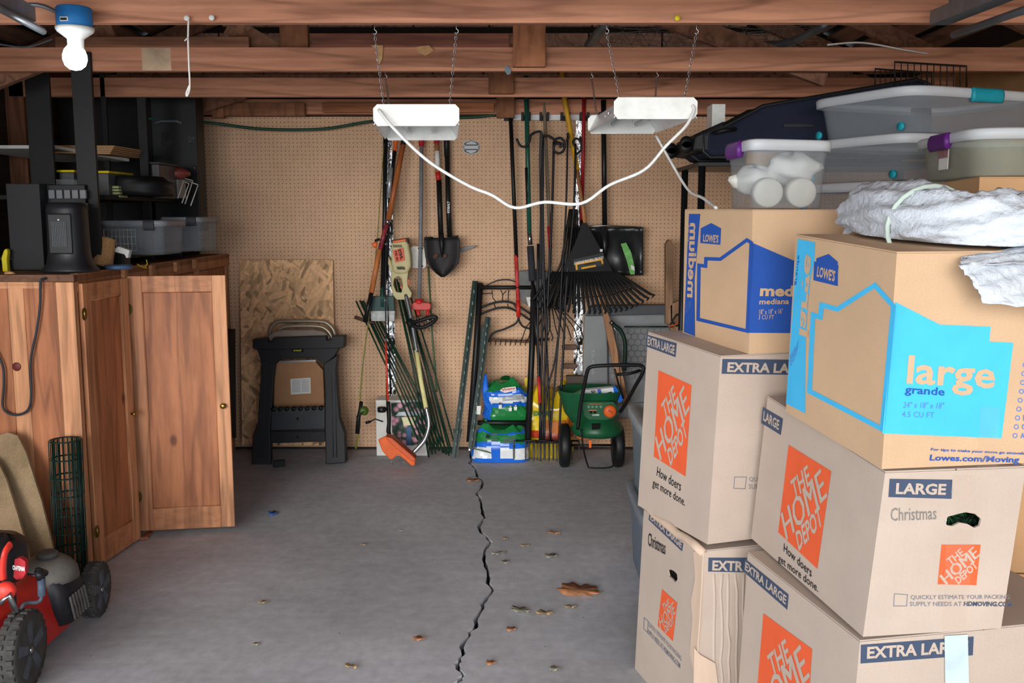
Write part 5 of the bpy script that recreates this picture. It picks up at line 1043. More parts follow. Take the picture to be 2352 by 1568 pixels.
b=MB(); b.prism([P(*p,5.655) for p in ((1408,889),(1414,888),(1433,915),(1426,924),(1414,920))],(0,.08,0),bl); b.prism([P(*p,5.655) for p in ((1371,894),(1379,893),(1388,921),(1380,921))],(0,.002,0),M('seed_violet',(70,96,190),.5)); b.prism([P(*p,5.652) for p in ((1394,902),(1404,899),(1412,907),(1404,913),(1397,912))],(0,.003,0),green); b.prism([P(*p,5.652) for p in ((1346,905),(1354,904),(1359,915),(1352,922),(1346,918))],(0,.003,0),green); q=lambda x,y:P(x,y,5.651); b.text('GRASS SEED',q(1356,897),q(1367,922),q(1366,895),blk_ink,.02,.001); b.build('print',t)
b=MB(); b.prism([P(*p,5.64) for p in ((1304,918),(1322,904),(1340,896),(1338,920))],(0,.06,0),M('clear_green',(110,160,130),.2,alpha=.6)); one(b,'plastic_bag','crumpled see-through green bag in the hopper beside the seed bag','bag',bevel=.005)
# big grey plastic bed liner, wire netting, posts
t=thing('plastic_bed_liner','large grey plastic liner standing behind the spreader against the wall','liner',P(1440,920,6.0)); gl=M('liner_gray',(126,128,130),.5,sc=4); gl2=M('liner_dark',(74,76,80),.55,sc=4)
b=MB(); b.slab([(1342,724),(1392,722),(1396,800),(1398,960),(1336,960)],5.98,.03,gl); b.slab([(1396,712),(1540,710),(1540,960),(1398,960)],6.03,.03,M('liner_light',(140,142,144),.5)); b.build('panel',t,bevel=.01)
b=MB(); b.slab([(1360,702),(1536,700),(1536,722),(1345,726)],5.95,.08,gl2); b.build('rim',t,bevel=.006)
b=MB(); q=lambda x,y:P(x,y,5.978); b.text('TEXAS',q(1359,800),q(1359,860),q(1366,800),M('emboss',(150,152,154),.5),.04,.002); b.build('raised_letters',t)
b=MB()
for j in range(9):
    for i in range(9):
        cx_,cy_=1405+i*15+(7.5 if j%2 else 0),760+j*13; b.tube([P(cx_+8*math.cos(a),cy_+8*math.sin(a),5.94) for a in [k*math.pi/3+.52 for k in range(6)]],.0012,M('net_wire',(108,110,112),.5,.4),4,closed=True)
one(b,'wire_netting','hexagonal wire netting standing in front of the grey liner','netting')
b=MB(); b.slab([(1350,650),(1360,640),(1378,660),(1405,745),(1424,830),(1440,905),(1448,930),(1430,930),(1416,880),(1392,760),(1382,700)],5.9,.035,M('lath',(196,146,106),.7,kind='wood',c2=(170,118,80))); one(b,'wooden_stake','long pale wooden stake leaning below the leaf rake','stake',bevel=.002)
t=thing('bow_saw','dark green bow saw frame hanging from the wooden stake','saw',P(1425,760,5.85)); b=MB(); b.tube(smooth([P(1402,738,5.85),P(1412,748,5.85),P(1426,760,5.85),P(1436,790,5.85),P(1434,850,5.86)]),.013,green,8); b.build('frame',t)
b=MB(); b.tube([P(1402,740,5.85),P(1416,760,5.85),P(1430,930,5.86)],.003,steel,5); b.build('blade',t); b=MB(); b.lathe([(.001,-.012),(.01,-.01),(.01,.01),(.001,.012)],P(1405,741,5.83),steel,(0,1,0),10); b.build('wing_nut',t)
b=MB(); b.tube([P(1434,750,5.9),P(1545,750,5.9)],.005,green,6); one(b,'green_rod','thin dark green rod lying level across the grey liner','rod')
for pts,lb in (([(1529,562),(1534,551),(1542,550),(1546,562),(1546,745),(1529,745)],'weathered wooden post standing right of the snow shovel'),([(1538,700),(1560,690),(1568,700),(1568,760),(1540,760)],'short wood offcut beside the weathered post')):
    b=MB(); b.slab(pts,5.93,.06,M('post_grey',(166,130,100),.8,kind='wood',c2=(130,98,74))); one(b,'wooden_post',lb,'post',bevel=.006)
b=MB(); b.tube(smooth(L([(1540,745),(1555,722),(1566,735),(1556,748),(1545,740)],5.85)),.006,black,6); b.tube(smooth(L([(1535,750),(1550,746),(1566,738)],5.83)),.004,orange,6); one(b,'extension_cord','black cord with an orange stripe curled beside the blue house box','cord')
for k in range(2): b=MB(); b.box((P(1308,795+43*k,6.0).x,6.0,P(1308,797+43*k,6.0).z),(.10,.03,.034),M('slat_brown',(110,86,72),.8)); one(b,'picket','%s rounded brown picket end left of the grey liner'%('upper','lower')[k],'picket',bevel=.012)
b=MB(); b.box((P(1322,880,5.98).x,5.98,P(1,880,5.98).z),(.12,.05,.1),M('slat_brown2',(86,74,66),.8)); one(b,'brown_board','brown board end above the spreader hopper','board')
# ================================================================ left cabinet
xf=-1.82; Y0=3.97; HT=1.258
b=MB(); b.b2((XL,Y0-.01,HT),(xf,BW-.02,HT+.03),M('counter',(120,84,62),.7,kind='wood',c2=(84,58,44),axis=1)); b.b2((xf-.03,Y0+.022,HT-.045),(xf+.0,BW-.02,HT+.032),cabw)
one(b,'countertop','long dark wooden countertop on the left cabinets','countertop',bevel=.002)
t=thing('workbench_cabinet','pine and plywood workbench cabinet with open doors along the left wall','cabinet',(-2.3,5,0))
def bd(x0_,x1_,nm,mat,lab=None,y=Y0,z0=0.002,z1=HT-.002,th=.018):
    b=MB(); b.b2((x0_,y,z0),(x1_,y+th,z1),mat); return b.build(nm,t,bevel=.002,label=lab)
xa=P(0,900,Y0).x
bd(XL+.01,P(32,900,Y0).x,'side_board',ply); bd(P(32,900,Y0).x+.001,P(62,800,Y0).x,'side_board',palew); bd(P(62,800,Y0).x+.001,P(165,700,Y0).x-.004,'side_board',ply)
b=MB(); b.b2((xf-.09,Y0-.012,.002),(xf-.075,Y0+.03,HT-.001),M('corner_dark',(150,96,64),.6,kind='wood')); b.b2((xf-.075,Y0-.016,.002),(xf-.0,Y0+.018,HT-.001),palew); b.build('corner_post',t,bevel=.002)
b=MB(); b.b2((XL+.01,Y0-.004,HT-.028),(P(92,640,Y0).x,Y0,HT-.001),palew); b.b2((P(92,640,Y0).x,Y0-.004,HT-.028),(xf-.09,Y0,HT-.001),ply); b.build('top_strip',t)
b=MB(); b.b2((XL+.01,Y0+.03,.03),(xf-.03,BW-.05,.05),ply); b.b2((XL+.01,Y0+.03,.6),(xf-.1,BW-.05,.62),ply); b.build('shelf',t)
for yy in (4.40,4.93,5.5,6.08):
    b=MB(); b.b2((xf-.035,yy,.002),(xf,yy+.05,HT-.04),cabw); b.build('stile',t,bevel=.002)
b=MB(); b.b2((xf-.03,4.99,.05),(xf-.012,6.1,HT-.05),ply); b.build('front_panel',t)
for yy in (4.46,4.80,5.15,5.45): 
    b=MB(); b.box((xf+.004,yy,HT+.0),(.03,.035,.05),palew); b.build('drop_bracket',t)
# knot and tag
b=MB(); q=P(38,842,Y0-.001); b.lathe([(.001,-.002),(.017,-.0018),(.019,0)],(q.x,Y0,q.z),M('knot_red',(104,40,36),.5),(0,1,0),20); b.build('knot_label',t)
def pdoor(A,Bv,z0,z1,label,knobside,hy,rails=(.085,.09,.10)):
    """frame-and-panel door from foot point A to foot point B"""
    d=V((Bv[0]-A[0],Bv[1]-A[1],0)); W=d.length; d.normalize(); n=V((d.y,-d.x,0)); A=V((A[0],A[1],0))
    if n.dot(V((0,0,0))-A)<0: n=-n
    D_=[]; P3_=lambda u,z,o_=0:A+d*u+V((0,0,z))+n*o_
    def blk(nm,u0,u1,za,zb,o0,o1,mat):
        b=MB(); b.hexa([P3_(u0,za,o0),P3_(u1,za,o0),P3_(u1,za,o1),P3_(u0,za,o1)],[P3_(u0,zb,o0),P3_(u1,zb,o0),P3_(u1,zb,o1),P3_(u0,zb,o1)],mat); return b.build(nm,dr,bevel=.002)
    dr=thing('cabinet_door',label,'door',A+V((0,0,z0)))
    s=.062; s1=blk('stile',0,s,z0,z1,-.011,.011,cabw); s2=blk('stile',W-s,W,z0,z1,-.011,.011,palew)
    blk('rail',s,W-s,z1-.075,z1,-.0105,.0105,cabw); blk('rail',s,W-s,z0,z0+.105,-.0105,.0105,cabw); blk('panel',s,W-s,z0+.1,z1-.07,-.004,.003,ply)
    b=MB(); k=s+.006
    for a_,c_ in (((s,z0+.105),(s,z1-.075)),((W-s,z0+.105),(W-s,z1-.075)),((s,z1-.075),(W-s,z1-.075)),((s,z0+.105),(W-s,z0+.105))): b.tube([P3_(*a_,.004),P3_(*c_,.004)],.005,cabw,4)
    b.build('moulding',dr)
    b=MB(); uk=W-s/2 if knobside=='r' else s/2; kp=P3_(uk,(z0+z1)/2-.01,.011); b.lathe([(.006,0),(.005,.01),(.013,.016),(.014,.02),(.008,.025),(.001,.026)],kp,brass,n,16); b.build('knob',s2 if knobside=='r' else s1)
    for hz in hy:
        b=MB(); u=.0 if knobside=='r' else W
        for s_ in (-1,1):
            b.prism([P3_(u+s_*x_,hz+z_,.012) for x_,z_ in ((0,-.028),(.012,-.022),(.018,-.01),(.018,.01),(.012,.022),(0,.028))],n*.002,M('old_brass',(110,92,48),.45,.8))
        b.tube([P3_(u,hz-.022,.014),P3_(u,hz+.022,.014)],.004,brass,8); b.build('hinge',s1 if knobside=='r' else s2)
    return dr
pdoor((-1.815,4.0),(-1.775,4.375),.012,HT-.01,'narrow near cabinet door seen at an angle beside the corner post','r',(.17,1.12))
pdoor((-1.787,4.43),(-1.352,4.50),.03,HT-.005,'wide cabinet door swung open facing the driveway with a brass knob','r',(.20,1.10))
b=MB(); b.prism([G(322,1240,.004),G(348,1217,.004),G(352,1222,.004),G(340,1238,.004)],(0,0,.012),ply); one(b,'wood_scrap','small wood scrap on the floor between the two doors','scrap')
# shelves above the counter
sbk=M('shelf_black',(30,29,30),.6); 
t=thing('black_shelf_unit','tall black shelf unit standing on the left countertop','shelf unit',(-2.3,5.2,HT+.03))
zc=HT+.032
def upr(px0,px1,Y,ztop=2.3,th=.02,x=None,nm='upright'):
    b=MB(); b.b2((P(px0,400,Y).x,Y,zc),(P(px1,400,Y).x,Y+th,ztop),sbk); return b.build(nm,t,bevel=.002)
upr(70,125,4.75); upr(176,222,4.35,2.25,.02); upr(240,252,5.3); upr(322,342,5.35,2.28)
b=MB(); b.b2((XL+.01,5.6,zc),(P(458,400,6.0).x-.0,5.62,1.33),sbk); b.build('toe_board',t)
# lower shelf row, mid shelf, white shelf
sx1_=P(372,460,5.1).x
b=MB(); b.b2((XL+.02,4.7,P(1,458,4.7).z),(-1.98,5.85,P(1,458,4.7).z+.022),sbk); b.build('shelf_board',t,bevel=.002)
b=MB(); b.b2((XL+.02,4.6,1.318),(-1.93,6.0,1.333),sbk); b.build('shelf_board',t)
b=MB(); b.b2((XL+.02,5.88,zc),(-2.0,5.9,2.3),sbk); b.build('back_panel',t)
ws=M('white_edge',(206,204,200),.5)
b=MB(); a_=P(127,341,4.85); c_=P(297,371,5.35); b.hexa([a_,c_,c_+V((-.4,.05,0)),a_+V((-.5,0,0))],[p+V((0,0,.016)) for p in (a_,c_,c_+V((-.4,.05,0)),a_+V((-.5,0,0)))],ws); one(b,'white_board','thin white board lying as a shelf high in the black unit','board')
for k in range(5):
    b=MB(); z_=c_.z+.02+k*.009; b.hexa([V(p) for p in ((-2.35,4.95+k*.01,z_),(-2.08+k*.006,5.02,z_),(-2.06+k*.005,5.38,z_),(-2.4,5.38,z_))],[V(p) for p in ((-2.35,4.95+k*.01,z_+.007),(-2.08+k*.006,5.02,z_+.007),(-2.06+k*.005,5.38,z_+.007),(-2.4,5.38,z_+.007))],cardg)
    one(b,'cardboard_sheet','flattened cardboard sheet in the stack on the white board','cardboard','flattened cardboard sheets on the white board')
def lidbox(name,label,pa,pb,Y,dep,body,lid,lh=.03,cat='bin'):
    t=thing(name,label,cat,P((pa[0]+pb[0])/2,pb[1],Y)); a=P(*pa,Y); c=P(*pb,Y)
    b=MB(); b.b2((a.x+.008,Y,c.z),(c.x-.008,Y+dep,a.z-lh),body); b.build('body',t,bevel=.006)
    b=MB(); b.b2((a.x,Y-.008,a.z-lh),(c.x,Y+dep+.008,a.z),lid); b.build('lid',t,bevel=.005); return t
zs=P(1,458,4.7).z+.023
gbin=M('bin_gray',(82,84,86),.5)
lidbox('lidded_bin','grey bin with a black and yellow lid at the left on the middle shelf',(130,390),(176,452),4.82,.3,gbin,yel,.012)
lidbox('lidded_bin','grey bin with a yellow lid right of the broad black upright',(205,392),(255,452),4.82,.3,gbin,yel,.012)
b=MB(); b.b2((P(132,470,4.6).x,4.6,1.42),(P(180,470,4.6).x,4.8,P(1,412,4.6).z),clear); one(b,'parts_case','clear plastic case of small hardware above the black organizer','case')
b=MB()
for k in range(4): q=P(270,450-k*7,4.9); b.b2((q.x-.03+.004*k,4.86,q.z-.008),(q.x+.03-.003*k,4.95,q.z+.003),M('pale_green',(176,184,130),.7))
one(b,'note_pads','small stack of pale green pads on the middle shelf','pad stack')
b=MB(); b.loft([ring((P(310,440,5.0).x,5.05,zs+z_),rx,.16,2.2,24) for z_,rx in ((.0,.17),(.03,.18),(.05,.16),(.07,.19),(.075,.15),(.10,.12))],black); one(b,'black_trays','pile of black trays on the middle shelf','tray pile')
def carryphrase(): pass
lidbox('clear_bin','shadowy tall clear bin at the right end of the middle shelf',(343,372),(372,455),5.25,.3,M('smoke',(90,90,94),.3,alpha=.7),M('smoke_lid',(80,80,84),.4),.01)
b=MB()
for k in range(4): b.b2((P(386+k*7,458,5.5).x,5.5,zs),(P(391+k*7,458,5.5).x,5.62,P(1,412,5.5).z),(wht,M('spine_green',(96,130,110),.6),wht,M('spine_gray',(160,160,156),.6))[k])
one(b,'booklets','upright white and green booklets behind the wire stand','booklets')
t=thing('wire_stand','white coated wire stand sticking out from the end of the middle shelf','wire stand',P(420,450,5.55)); 
b=MB()
for pts in ([(378,395),(423,412),(408,455)],[(390,400),(443,415),(425,468)],[(400,404),(455,425),(438,472)],[(385,398),(434,422),(418,466)]): b.tube(L(pts,5.6,5.45),.0035,white,6)
b.tube(L([(374,394),(455,424)],5.6,5.5),.003,steel,6); b.build('wires',t)
b=MB(); q=P(405,398,5.55); b.loft(blob(q,.075,.06,.035,None,3,.15),M('plastic_red',(150,70,60),.3,alpha=.8)); one(b,'red_bag','see-through bag with something red on the wire stand','bag')
# black cases at the far right of the shelves, with line emblem
t=thing('black_storage_case','big black case with faint concentric emblem and letters beside the pegboard','case',P(400,560,5.75))
b=MB(); a=P(344,245,5.72); c=P(456,560,5.72); b.b2((a.x,5.72,1.44),(P(456,400,5.72).x,5.86,2.25),M('case_black',(18,18,20),.5)); b.build('case',t,bevel=.006)
b=MB(); el=M('emblem_gray',(70,72,78),.5)
for k in range(4): o=k*5; b.tube(L([(372+o,304),(372+o,333-o),(400,333-o)],5.712),.0018,el,4)
b.tube(L([(392,304),(400,304),(400,314),(392,314)],5.712),.0018,el,4); q=lambda x,y:P(x,y,5.716); b.text('DY',q(433,327),q(449,327),q(433,314),el,.03,.002); b.build('emblem',t)
b=MB(); b.tube(L([(356,283),(372,278),(405,278),(418,283)],5.71),.008,grayp,8); b.build('chrome_handle',t)
b=MB(); b.tube([P(448,384,5.715),P(446,386,5.70)],.006,steel,8); b.build('rivet',t)
# clear bins on the counter shelf
zsh=1.335
for pa,pb,Y,lb in (((232,506),(384,588),4.75,'clear lidded bin with wire racks inside on the counter shelf'),((372,498),(468,576),5.25,'second clear lidded bin nearer the pegboard on the counter shelf')):
    a=P(*pa,Y); c=P(*pb,Y); h=a.z-zsh
    tub('storage_bin',lb,(c.x-.01,Y,zsh),V((0,1,0)),.34,V((-1,0,0)),c.x-a.x,h,M('latch_gray',(70,70,74),.5),matl=M('lid_dim',(150,154,160),.35,alpha=.8),latches=(.22,),cat='bin',lw=.025)
b=MB()
for k in range(9): x=P(240+k*9,560,4.85).x; b.tube([V((x,4.85,zsh+.02)),V((x,4.85,zsh+.13))],.002,white,5)
for k in range(4): b.tube([V((P(240,560,4.85).x,4.85,zsh+.02+.035*k)),V((P(312,560,4.85).x,4.85,zsh+.02+.035*k))],.002,white,5)
one(b,'wire_rack','white wire rack inside the nearer clear bin','rack')
# heater
t=thing('tower_heater','black ceramic tower heater with a flared base on the countertop','heater',P(150,640,4.10)); YH=4.14; hb=M('heater_black',(30,31,35),.4)
cxh=P(155,500,YH).x; zt_=P(1,465,YH).z; hz=lambda y:P(1,y,YH).z
b=MB(); b.loft([ring((cxh,YH,z_),rx,ry,e,32) for z_,rx,ry,e in ((zc,.112,.10,2.6),(zc+.012,.112,.10,2.6),(zc+.035,.09,.085,2.6),(zc+.08,.082,.078,2.6),(zt_-.03,.078,.075,2.8),(zt_-.008,.074,.07,2.8),(zt_,.06,.058,2.8))],hb); b.build('body',t)
b=MB(); fr=YH-.078; b.b2((cxh-.05,fr-.004,hz(582)),(cxh+.05,fr+.01,hz(490)),hb); b.build('front_frame',t,bevel=.006)
b=MB()
for j in range(9): x=cxh-.028+j*.007; b.b2((x-.0022,fr-.007,hz(564)),(x+.0022,fr,hz(510)),M('grille',(78,80,84),.5))
for j in range(12): z_=hz(564)+(hz(510)-hz(564))*j/11; b.b2((cxh-.03,fr-.008,z_-.001),(cxh+.03,fr-.004,z_+.001),_m['grille'])
b.build('grille',t)
b=MB(); b.b2((cxh-.003,fr-.007,hz(506)),(cxh+.003,fr-.003,hz(503)),steel); b.build('badge',t)
# power cable over the counter edge
cable('power_cable','black heater cable hanging in a loop down the cabinet side','cable',[P(160,636,4.05),P(100,640,3.95),P(93,655,3.945),P(92,700,3.95),P(84,760,3.95),P(70,830,3.95),P(72,900,3.95),P(66,938,3.95),P(44,952,3.95),P(18,948,3.95),P(6,930,3.95),P(9,880,3.95),P(6,840,3.95),P(-10,805,3.95)],.0052,M('cable_dark',(44,48,56),.5))
# organizer + speaker-like black box
t=thing('parts_organizer','black small-parts drawer cabinet behind the heater','organizer',P(155,630,4.32)); 
b=MB(); a=P(104,424,4.32); c=P(206,632,4.32); b.b2((a.x,4.32,zc),(c.x,4.45,a.z),black); b.build('case',t,bevel=.003)
for j in range(5):
    b=MB(); x0_=112+j*18; a=P(x0_,436,4.315); c=P(x0_+15,456,4.315); b.b2((a.x,4.308,c.z),(c.x,4.325,a.z),M('drawer_smoke',(110,112,116),.3)); b.build('drawer',t,bevel=.002)
for j in range(6):
    b=MB(); a=P(193,466+j*24,4.315); c=P(203,484+j*24,4.315); b.b2((a.x,4.308,c.z),(c.x,4.325,a.z),M('drawer_dark',(54,56,60),.4)); b.build('drawer',t,bevel=.002)
b=MB(); a=P(12,421,4.25); c=P(104,632,4.25); b.b2((a.x,4.25,zc),(c.x-.002,4.5,a.z),M('case_side',(36,37,40),.6)); one(b,'black_box','plain tall black box at the left end of the countertop','box',bevel=.004)
# twine, dish, adapter etc
t=thing('twine_spool','cone of brown jute twine leaning beside the heater','twine',P(238,612,4.35))
b=MB(); a=P(232,614,4.38); c=P(246,548,4.42); ax=(c-a); n_=ax.length; b.lathe([(.02,0),(.049,.004)]+[(.050+.0012*math.sin(i*2.1)-.0003*i,.006+i*(n_-.01)/40) for i in range(40)]+[(.036,n_),(.012,n_+.002)],a,M('jute',(176,134,90),.95,sc=120,var=.3),ax,24); b.build('twine',t)
b=MB(); b.lathe([(.011,n_+.001),(.011,n_+.006),(.001,n_+.006)],a,cardg,ax,12); b.build('core',t)
b=MB(); q=P(265,616,4.30); b.lathe([(.001,0),(.055,0),(.062,.006),(.062,.014),(.055,.02),(.001,.02)],(q.x,4.34,zc),M('slate_blue',(64,88,120),.4),n=28); one(b,'blue_lid','round slate-blue lid lying on the counter by the twine','lid')
b=MB(); b.slab([(262,572),(272,566),(297,575),(294,592),(290,592),(286,584),(264,578)],4.45,.03,wht); one(b,'white_bracket','white plastic bracket leaning behind the blue lid','bracket')
b=MB(); a=P(256,580,4.5); b.b2((a.x,4.5,zc),(P(288,600,4.5).x,4.56,P(1,583,4.5).z),black); one(b,'charger_brick','black charger brick behind the white bracket','charger')
b=MB(); b.tube(smooth(L([(315,606),(325,612),(338,616)],4.6)),.002,yel,5); b.tube(smooth(L([(336,596),(338,606),(333,612)],4.6)),.002,yel,5); one(b,'yellow_string','bits of yellow string on the counter','string')
b=MB(); b.slab([(2,592),(8,574),(14,570),(17,578),(15,596),(18,634),(6,634)],4.2,.03,yel); one(b,'yellow_glove','yellow glove finger poking out left of the black box','glove',bevel=.006)
b=MB(); b.loft(blob(P(22,631,4.02)+V((0,0,.006)),.022,.012,.008,None,4,.2),M('snack',(206,160,112),.7)); one(b,'bread_crust','small tan scrap on the left edge of the countertop','scrap')
# ================================================================ lower left: carpets, wire roll, mower
cp1=M('carpet',(172,146,114),.95,kind='carpet',c2=(136,116,86),bump=.4)
for pts,Ya,Yb,th,lb in (([(-40,1010),(18,993),(40,1000),(60,1040),(95,1150),(120,1250),(136,1340),(40,1400),(-40,1300)],3.90,3.62,.012,'broad tan carpet strip leaning on the cabinet side'),([(-60,1020),(-5,1060),(14,1100),(40,1180),(66,1270),(88,1370),(20,1400),(-60,1380)],3.84,3.50,.012,'front tan-green carpet strip leaning at the far left')):
    b=MB(); y0_=min(p[1] for p in pts); y1_=max(p[1] for p in pts); n_=[P(x,y,Ya+(Yb-Ya)*(y-y0_)/(y1_-y0_)) for x,y in pts]; b.prism(n_,(0,th,0),cp1); one(b,'carpet_strip',lb,'carpet')
wg=M('coated_wire',(14,48,42),.45); t=thing('wire_mesh_roll','roll of dark green coated garden wire mesh standing by the corner post','wire mesh',G(165,1348))
top=P(150,1010,3.86); bot=P(165,1345,3.80); bot.z=max(bot.z,.01); rads=(.064,.058,.05)
for ri,rd_ in enumerate(rads):
    b=MB()
    for k in range(20):
        an=2*math.pi*k/20+ri*.3; o=V((math.cos(an)*rd_,math.sin(an)*rd_,0)); b.tube([bot+o,top+o],.0019,wg,4)
    b.build('upright_wires',t)
for j in range(9):
    b=MB(); c_=bot.lerp(top,j/8)
    for rd_ in rads: b.tube([c_+V((math.cos(a)*rd_,math.sin(a)*rd_,.0)) for a in [k*.3927 for k in range(16)]],.0017,wg,4,closed=True)
    b.build('hoop',t)
b=MB(); b.tube(smooth([G(200,1300,.05),G(228,1300,.01),G(248,1322,.01),G(240,1340,.01),G(228,1330,.02)]),.002,blackm,5); one(b,'loose_wire','loose curl of thin dark wire on the floor beside the far mower wheel','wire')
# mower
mo=thing('lawn_mower','red and black lawn mower with knobby wheels at the lower left','lawn mower',(-1.9,3.2,0))
tyre=M('tyre_dark',(66,64,62),.8,var=.35,sc=30); whl=M('wheel_grey',(80,86,96),.6,var=.3,sc=25); mred=M('mower_red',(200,44,38),.35); mblk=M('mower_black',(34,34,38),.4); dusty=M('dusty_gray',(112,108,102),.8,var=.25)
nx=V((math.cos(.06),math.sin(.06),0)); fy=V((-nx.y,nx.x,0))
def wheel(c,r,wd):
    c=V(c); b=MB(); b.lathe([(r*.74,-wd),(r*.93,-wd),(r*.97,-wd*.7),(r*.985,0),(r*.97,wd*.7),(r*.93,wd),(r*.74,wd)],c,tyre,nx,40)
    for k in range(26):
        a=2*math.pi*k/26
        for s_ in (-1,1):
            aa=a+(.12 if s_>0 else 0); p=c+(fy*math.cos(aa)+V((0,0,1))*math.sin(aa))*r*.985+nx*wd*.55*s_; t_=(-fy*math.sin(aa)+V((0,0,1))*math.cos(aa)); rd_=(fy*math.cos(aa)+V((0,0,1))*math.sin(aa))
            h=[t_*.008,nx*wd*.36,rd_*.005]; b.hexa([p+h[0]*i+h[1]*j-h[2] for i,j in ((-1,-1),(1,-1),(1,1),(-1,1))],[p+h[0]*i+h[1]*j+h[2] for i,j in ((-.8,-.9),(.8,-.9),(.8,.9),(-.8,.9))],tyre)
    w_=b.build('wheel',mo)
    b=MB(); b.lathe([(.001,wd*.5),(r*.18,wd*.9),(r*.22,wd*.55),(r*.55,wd*.3),(r*.70,wd*.7),(r*.76,wd*.95),(r*.76,-wd*.5)],c,whl,nx,32)
    for k in range(5):
        a=2*math.pi*k/5+.3; u=(fy*math.cos(a)+V((0,0,1))*math.sin(a)); q_=c+nx*wd*.62; v_=u.cross(nx); b.hexa([q_+u*r*.18+v_*.012,q_+u*r*.18-v_*.012,q_+u*r*.72-v_*.018,q_+u*r*.72+v_*.018],[p+nx*.012 for p in (q_+u*r*.18+v_*.012,q_+u*r*.18-v_*.012,q_+u*r*.72-v_*.018,q_+u*r*.72+v_*.018)],whl)
    b.lathe([(.001,wd*1.15),(.010,wd*1.1),(.010,wd*.8)],c,steel,nx,12); b.build('wheel_hub',w_)
w1=G(196,1437); wheel((w1.x+.0,w1.y+.1,.103),.103,.026)
w2=P(58,1500,2.95); wheel((w2.x-.01,2.95,.128),.128,.030)
# deck
cxm=w2.x-.03
def mring(z,x0_,x1_,y0_,y1_,k=.09,n=6):
    out=[]
    for (cx_,cy_,a0) in ((x1_-k,y1_-k,0),(x0_+k,y1_-k,90),(x0_+k,y0_+k,180),(x1_-k,y0_+k,270)):
        for j in range(n): a=math.radians(a0+90*j/(n-1)); out.append(V((cx_+k*math.cos(a),cy_+k*math.sin(a),z)))
    return out
x1m=w2.x-.075
b=MB(); b.loft([mring(.045,x1m-.55,x1m+.040,2.82,3.44),mring(.10,x1m-.55,x1m+.035,2.82,3.43),mring(.235,x1m-.54,x1m+.005,2.84,3.41),mring(.262,x1m-.52,x1m-.03,2.87,3.38),mring(.27,x1m-.48,x1m-.08,2.92,3.32)],mred,cap=(0,1)); b.build('deck',mo,bevel=.004)
b=MB(); b.loft([mring(.07,x1m-.2,x1m+.070,3.25,3.43,.06),mring(.12,x1m-.2,x1m+.08,3.24,3.44,.06),mring(.20,x1m-.2,x1m+.07,3.24,3.43,.06),mring(.27,x1m-.2,x1m+.03,3.25,3.40,.05)],mblk,cap=(0,1)); b.build('side_cover',mo,bevel=.004)
b=MB()
for j in range(6): b.box((x1m+.080,3.28+j*.022,.13),(.006,.007,.10),dusty,rx=.3)
b.build('cover_rib',mo)
b=MB(); b.loft([ring((x1m-.03,3.34,z_),r_,r_,2,28) for z_,r_ in ((.22,.105),(.255,.10),(.28,.08),(.298,.056),(.300,.04))],dusty); b.lathe([(.036,.299),(.038,.315),(.032,.320),(.001,.321)],(x1m-.03,3.34,0),M('cap_gray',(84,82,80),.7)); b.build('side_housing',mo)
b=MB(); b.tube(smooth([P(46,1418,2.98),P(52,1392,3.0),P(64,1384,3.02),P(84,1383,3.04),P(94,1376,3.05),P(96,1362,3.05)]),.0065,whl,10); b.build('height_lever',mo)
b=MB(); b.tube([P(96,1368,3.05),P(95,1328,3.06)],.0125,M('grip_blue',(84,98,116),.5),12); b.tube([P(94,1330,3.06),P(89,1310,3.06)],.014,mblk,12); b.tube([P(86,1310,3.06),P(104,1316,3.1)],.012,mblk,10); b.build('lever_grip',mo)
# engine shroud
ex=P(20,1300,3.05).x
b=MB(); b.loft([mring(z_,ex-.30-g_,ex+.018+g_,2.99-g_,3.20+g_,.07) for z_,g_ in ((.30,-.02),(.33,0),(.43,0),(.455,-.02),(.47,-.06))],mblk,cap=(1,1)); b.build('engine_shroud',mo,bevel=.004)
b=MB(); q=[P(*p,2.953) for p in ((34,1292),(45,1282),(57,1290),(59,1312),(53,1322),(34,1329))]; b.prism(q,(0,.004,0),mred); b.build('badge_plate',mo)
b=MB(); b.slab([(34,1284),(46,1281),(58,1289),(59,1316),(52,1328),(38,1331),(31,1325)],2.945,.02,M('badge_red',(178,34,44),.5)); f_=lambda x,y:P(x,y,2.943); b.text('CRAFTSMAN',f_(29,1308),f_(57,1312),f_(29,1297),wht,.05,.001); b.build('badge',mo)
b=MB(); b.tube(smooth([P(24,1250,2.93),P(12,1268,2.9),P(7,1300,2.9),P(8,1330,2.9)]),.013,M('bright_red',(236,62,50),.4),10,flat=.6); b.build('red_trim',mo)
b=MB(); b.lathe([(.001,-.02),(.026,-.018),(.03,-.008),(.03,.01),(.02,.02)],P(13,1357,2.88),_m['bright_red'],(.2,-1,.1),20); b.build('pull_knob',mo)
b=MB(); b.b2((x1m-.40,2.99,.25),(x1m-.14,3.2,.31),M('engine_dark',(60,58,56),.6,.4,.3,30)); b.tube([P(0,1385,2.85),P(20,1365,2.86),P(34,1400,2.88)],.01,steel,8); b.tube([P(30,1340,2.9),P(33,1390,2.9)],.008,mblk,8); b.build('engine',mo)
b=MB(); b.tube([V((x1m+.02,2.95,.128)),V((x1m-.6,2.93,.128))],.012,blackm,8); b.build('axle',mo); b=MB(); b.tube([V((w1.x,w1.y+.1,.103)),V((w1.x-.5,w1.y+.06,.103))],.012,blackm,8); b.build('axle',mo)
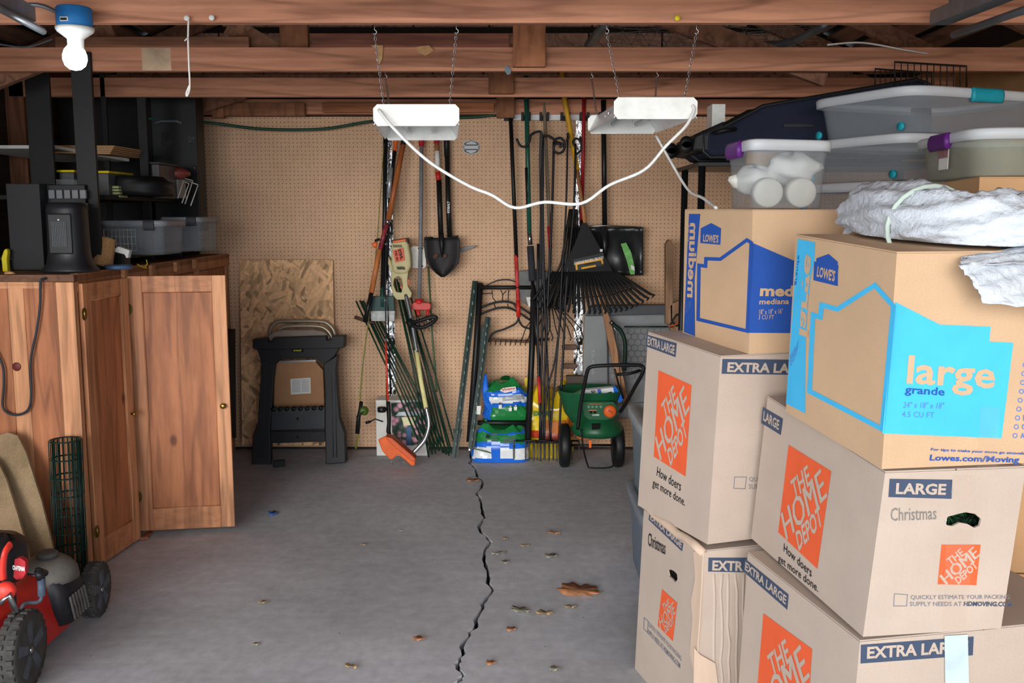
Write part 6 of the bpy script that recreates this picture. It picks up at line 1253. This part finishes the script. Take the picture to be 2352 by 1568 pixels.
# ================================================================ floor debris
random.seed(21)
def leaf(px,py,L_,W_,rz,mat,label,nm='dry_leaf',lobes=5,cat='leaf',group=None):
    L_*=1.4; W_*=1.55
    c=G(px,py,.004); n=34; out=[]
    for k in range(n):
        a=2*math.pi*k/n; r=1+.10*math.sin(lobes*2*a+rz)+.07*math.sin(11*a+px)+random.uniform(-.05,.05); x=math.cos(a)*L_/2*r; y=math.sin(a)*W_/2*r*(1-.25*math.cos(a))
        out.append(V((c.x+x*math.cos(rz)-y*math.sin(rz),c.y+x*math.sin(rz)+y*math.cos(rz),.004+.010*abs(math.sin(a*2.5+px))*min(1,L_/.05))))
    b=MB(); ctr=V((c.x,c.y,.008)); b.add(out+[ctr],[(k,(k+1)%n,n) for k in range(n)],mat,True); one(b,nm,label,cat,group,solid=.0008)
lf1=M('leaf_brown',(178,122,84),.8,var=.35,sc=30); lf2=M('leaf_tan',(166,140,104),.85,var=.3,sc=60); lf3=M('leaf_pale',(150,144,128),.85,var=.3,sc=80)
leaf(1331,1357,.125,.085,-.25,lf1,'big crinkled brown leaf on the floor in front of the boxes')
leaf(1086,1104,.055,.035,0,lf1,'orange-brown leaf touching the crack near its far end')
for x,y,l,w_,m,lb in ((1272,1225,.045,.012,lf1,'thin curled brown leaf left of the hazy tote'),(1160,1237,.02,.012,lf2,'tiny tan leaf right of the crack halfway'),(1205,1254,.03,.01,lf2,'thin yellowish stem scrap right of the crack'),(1265,1278,.045,.03,lf3,'pale crumpled leaf in the middle of the floor'),(1160,1292,.03,.02,lf3,'pale scrap close to the crack bend'),(1195,1403,.06,.03,lf3,'pale torn leaf below the big brown leaf'),(1250,1409,.05,.022,lf2,'curled tan leaf right of the pale torn leaf'),(1174,1446,.028,.022,lf1,'small orange leaf near the frame bottom'),(1127,1523,.024,.02,lf1,'small orange leaf nearest the bottom by the crack'),(1273,1537,.025,.022,lf3,'pale paper-like scrap at the bottom centre'),(962,1468,.032,.02,lf1,'small orange-brown leaf left of the crack'),(604,1384,.026,.014,lf2,'small tan leaf on the left floor'),(588,1480,.02,.012,lf3,'pale speck of leaf at lower left floor'),(806,1532,.035,.014,lf2,'curled tan leaf at the bottom left of centre'),(835,1251,.018,.012,lf2,'tiny tan leaf in the middle left floor'),(922,1218,.014,.012,lf3,'tiny pale scrap above the middle left floor'),(1310,1395,.035,.012,lf2,'flat brownish leaf under the big brown one'),(1145,1272,.05,.012,lf3,'dark thin twig-like leaf right of the crack')):
    leaf(x,y,l,w_,random.uniform(-.5,.5),m,lb)
leaf(627,1180,.035,.04,.3,M('blue_tape',(60,110,190),.6),'scrap of blue tape on the floor near the open door','tape_scrap',3,'tape')
b=MB(); c=G(1205,1076)
for k in range(2): b=MB(); b.tube([G(1090,1030-k*3,.01+.1*(1-k)),G(1155-5*k+20*(1-k),1052-k*6,.006)],.004,_m['stake_light'],6); one(b,'plant_stake','thin green stake lying on the floor before the blue soil bag','plant stake','stakes lying before the soil bag')
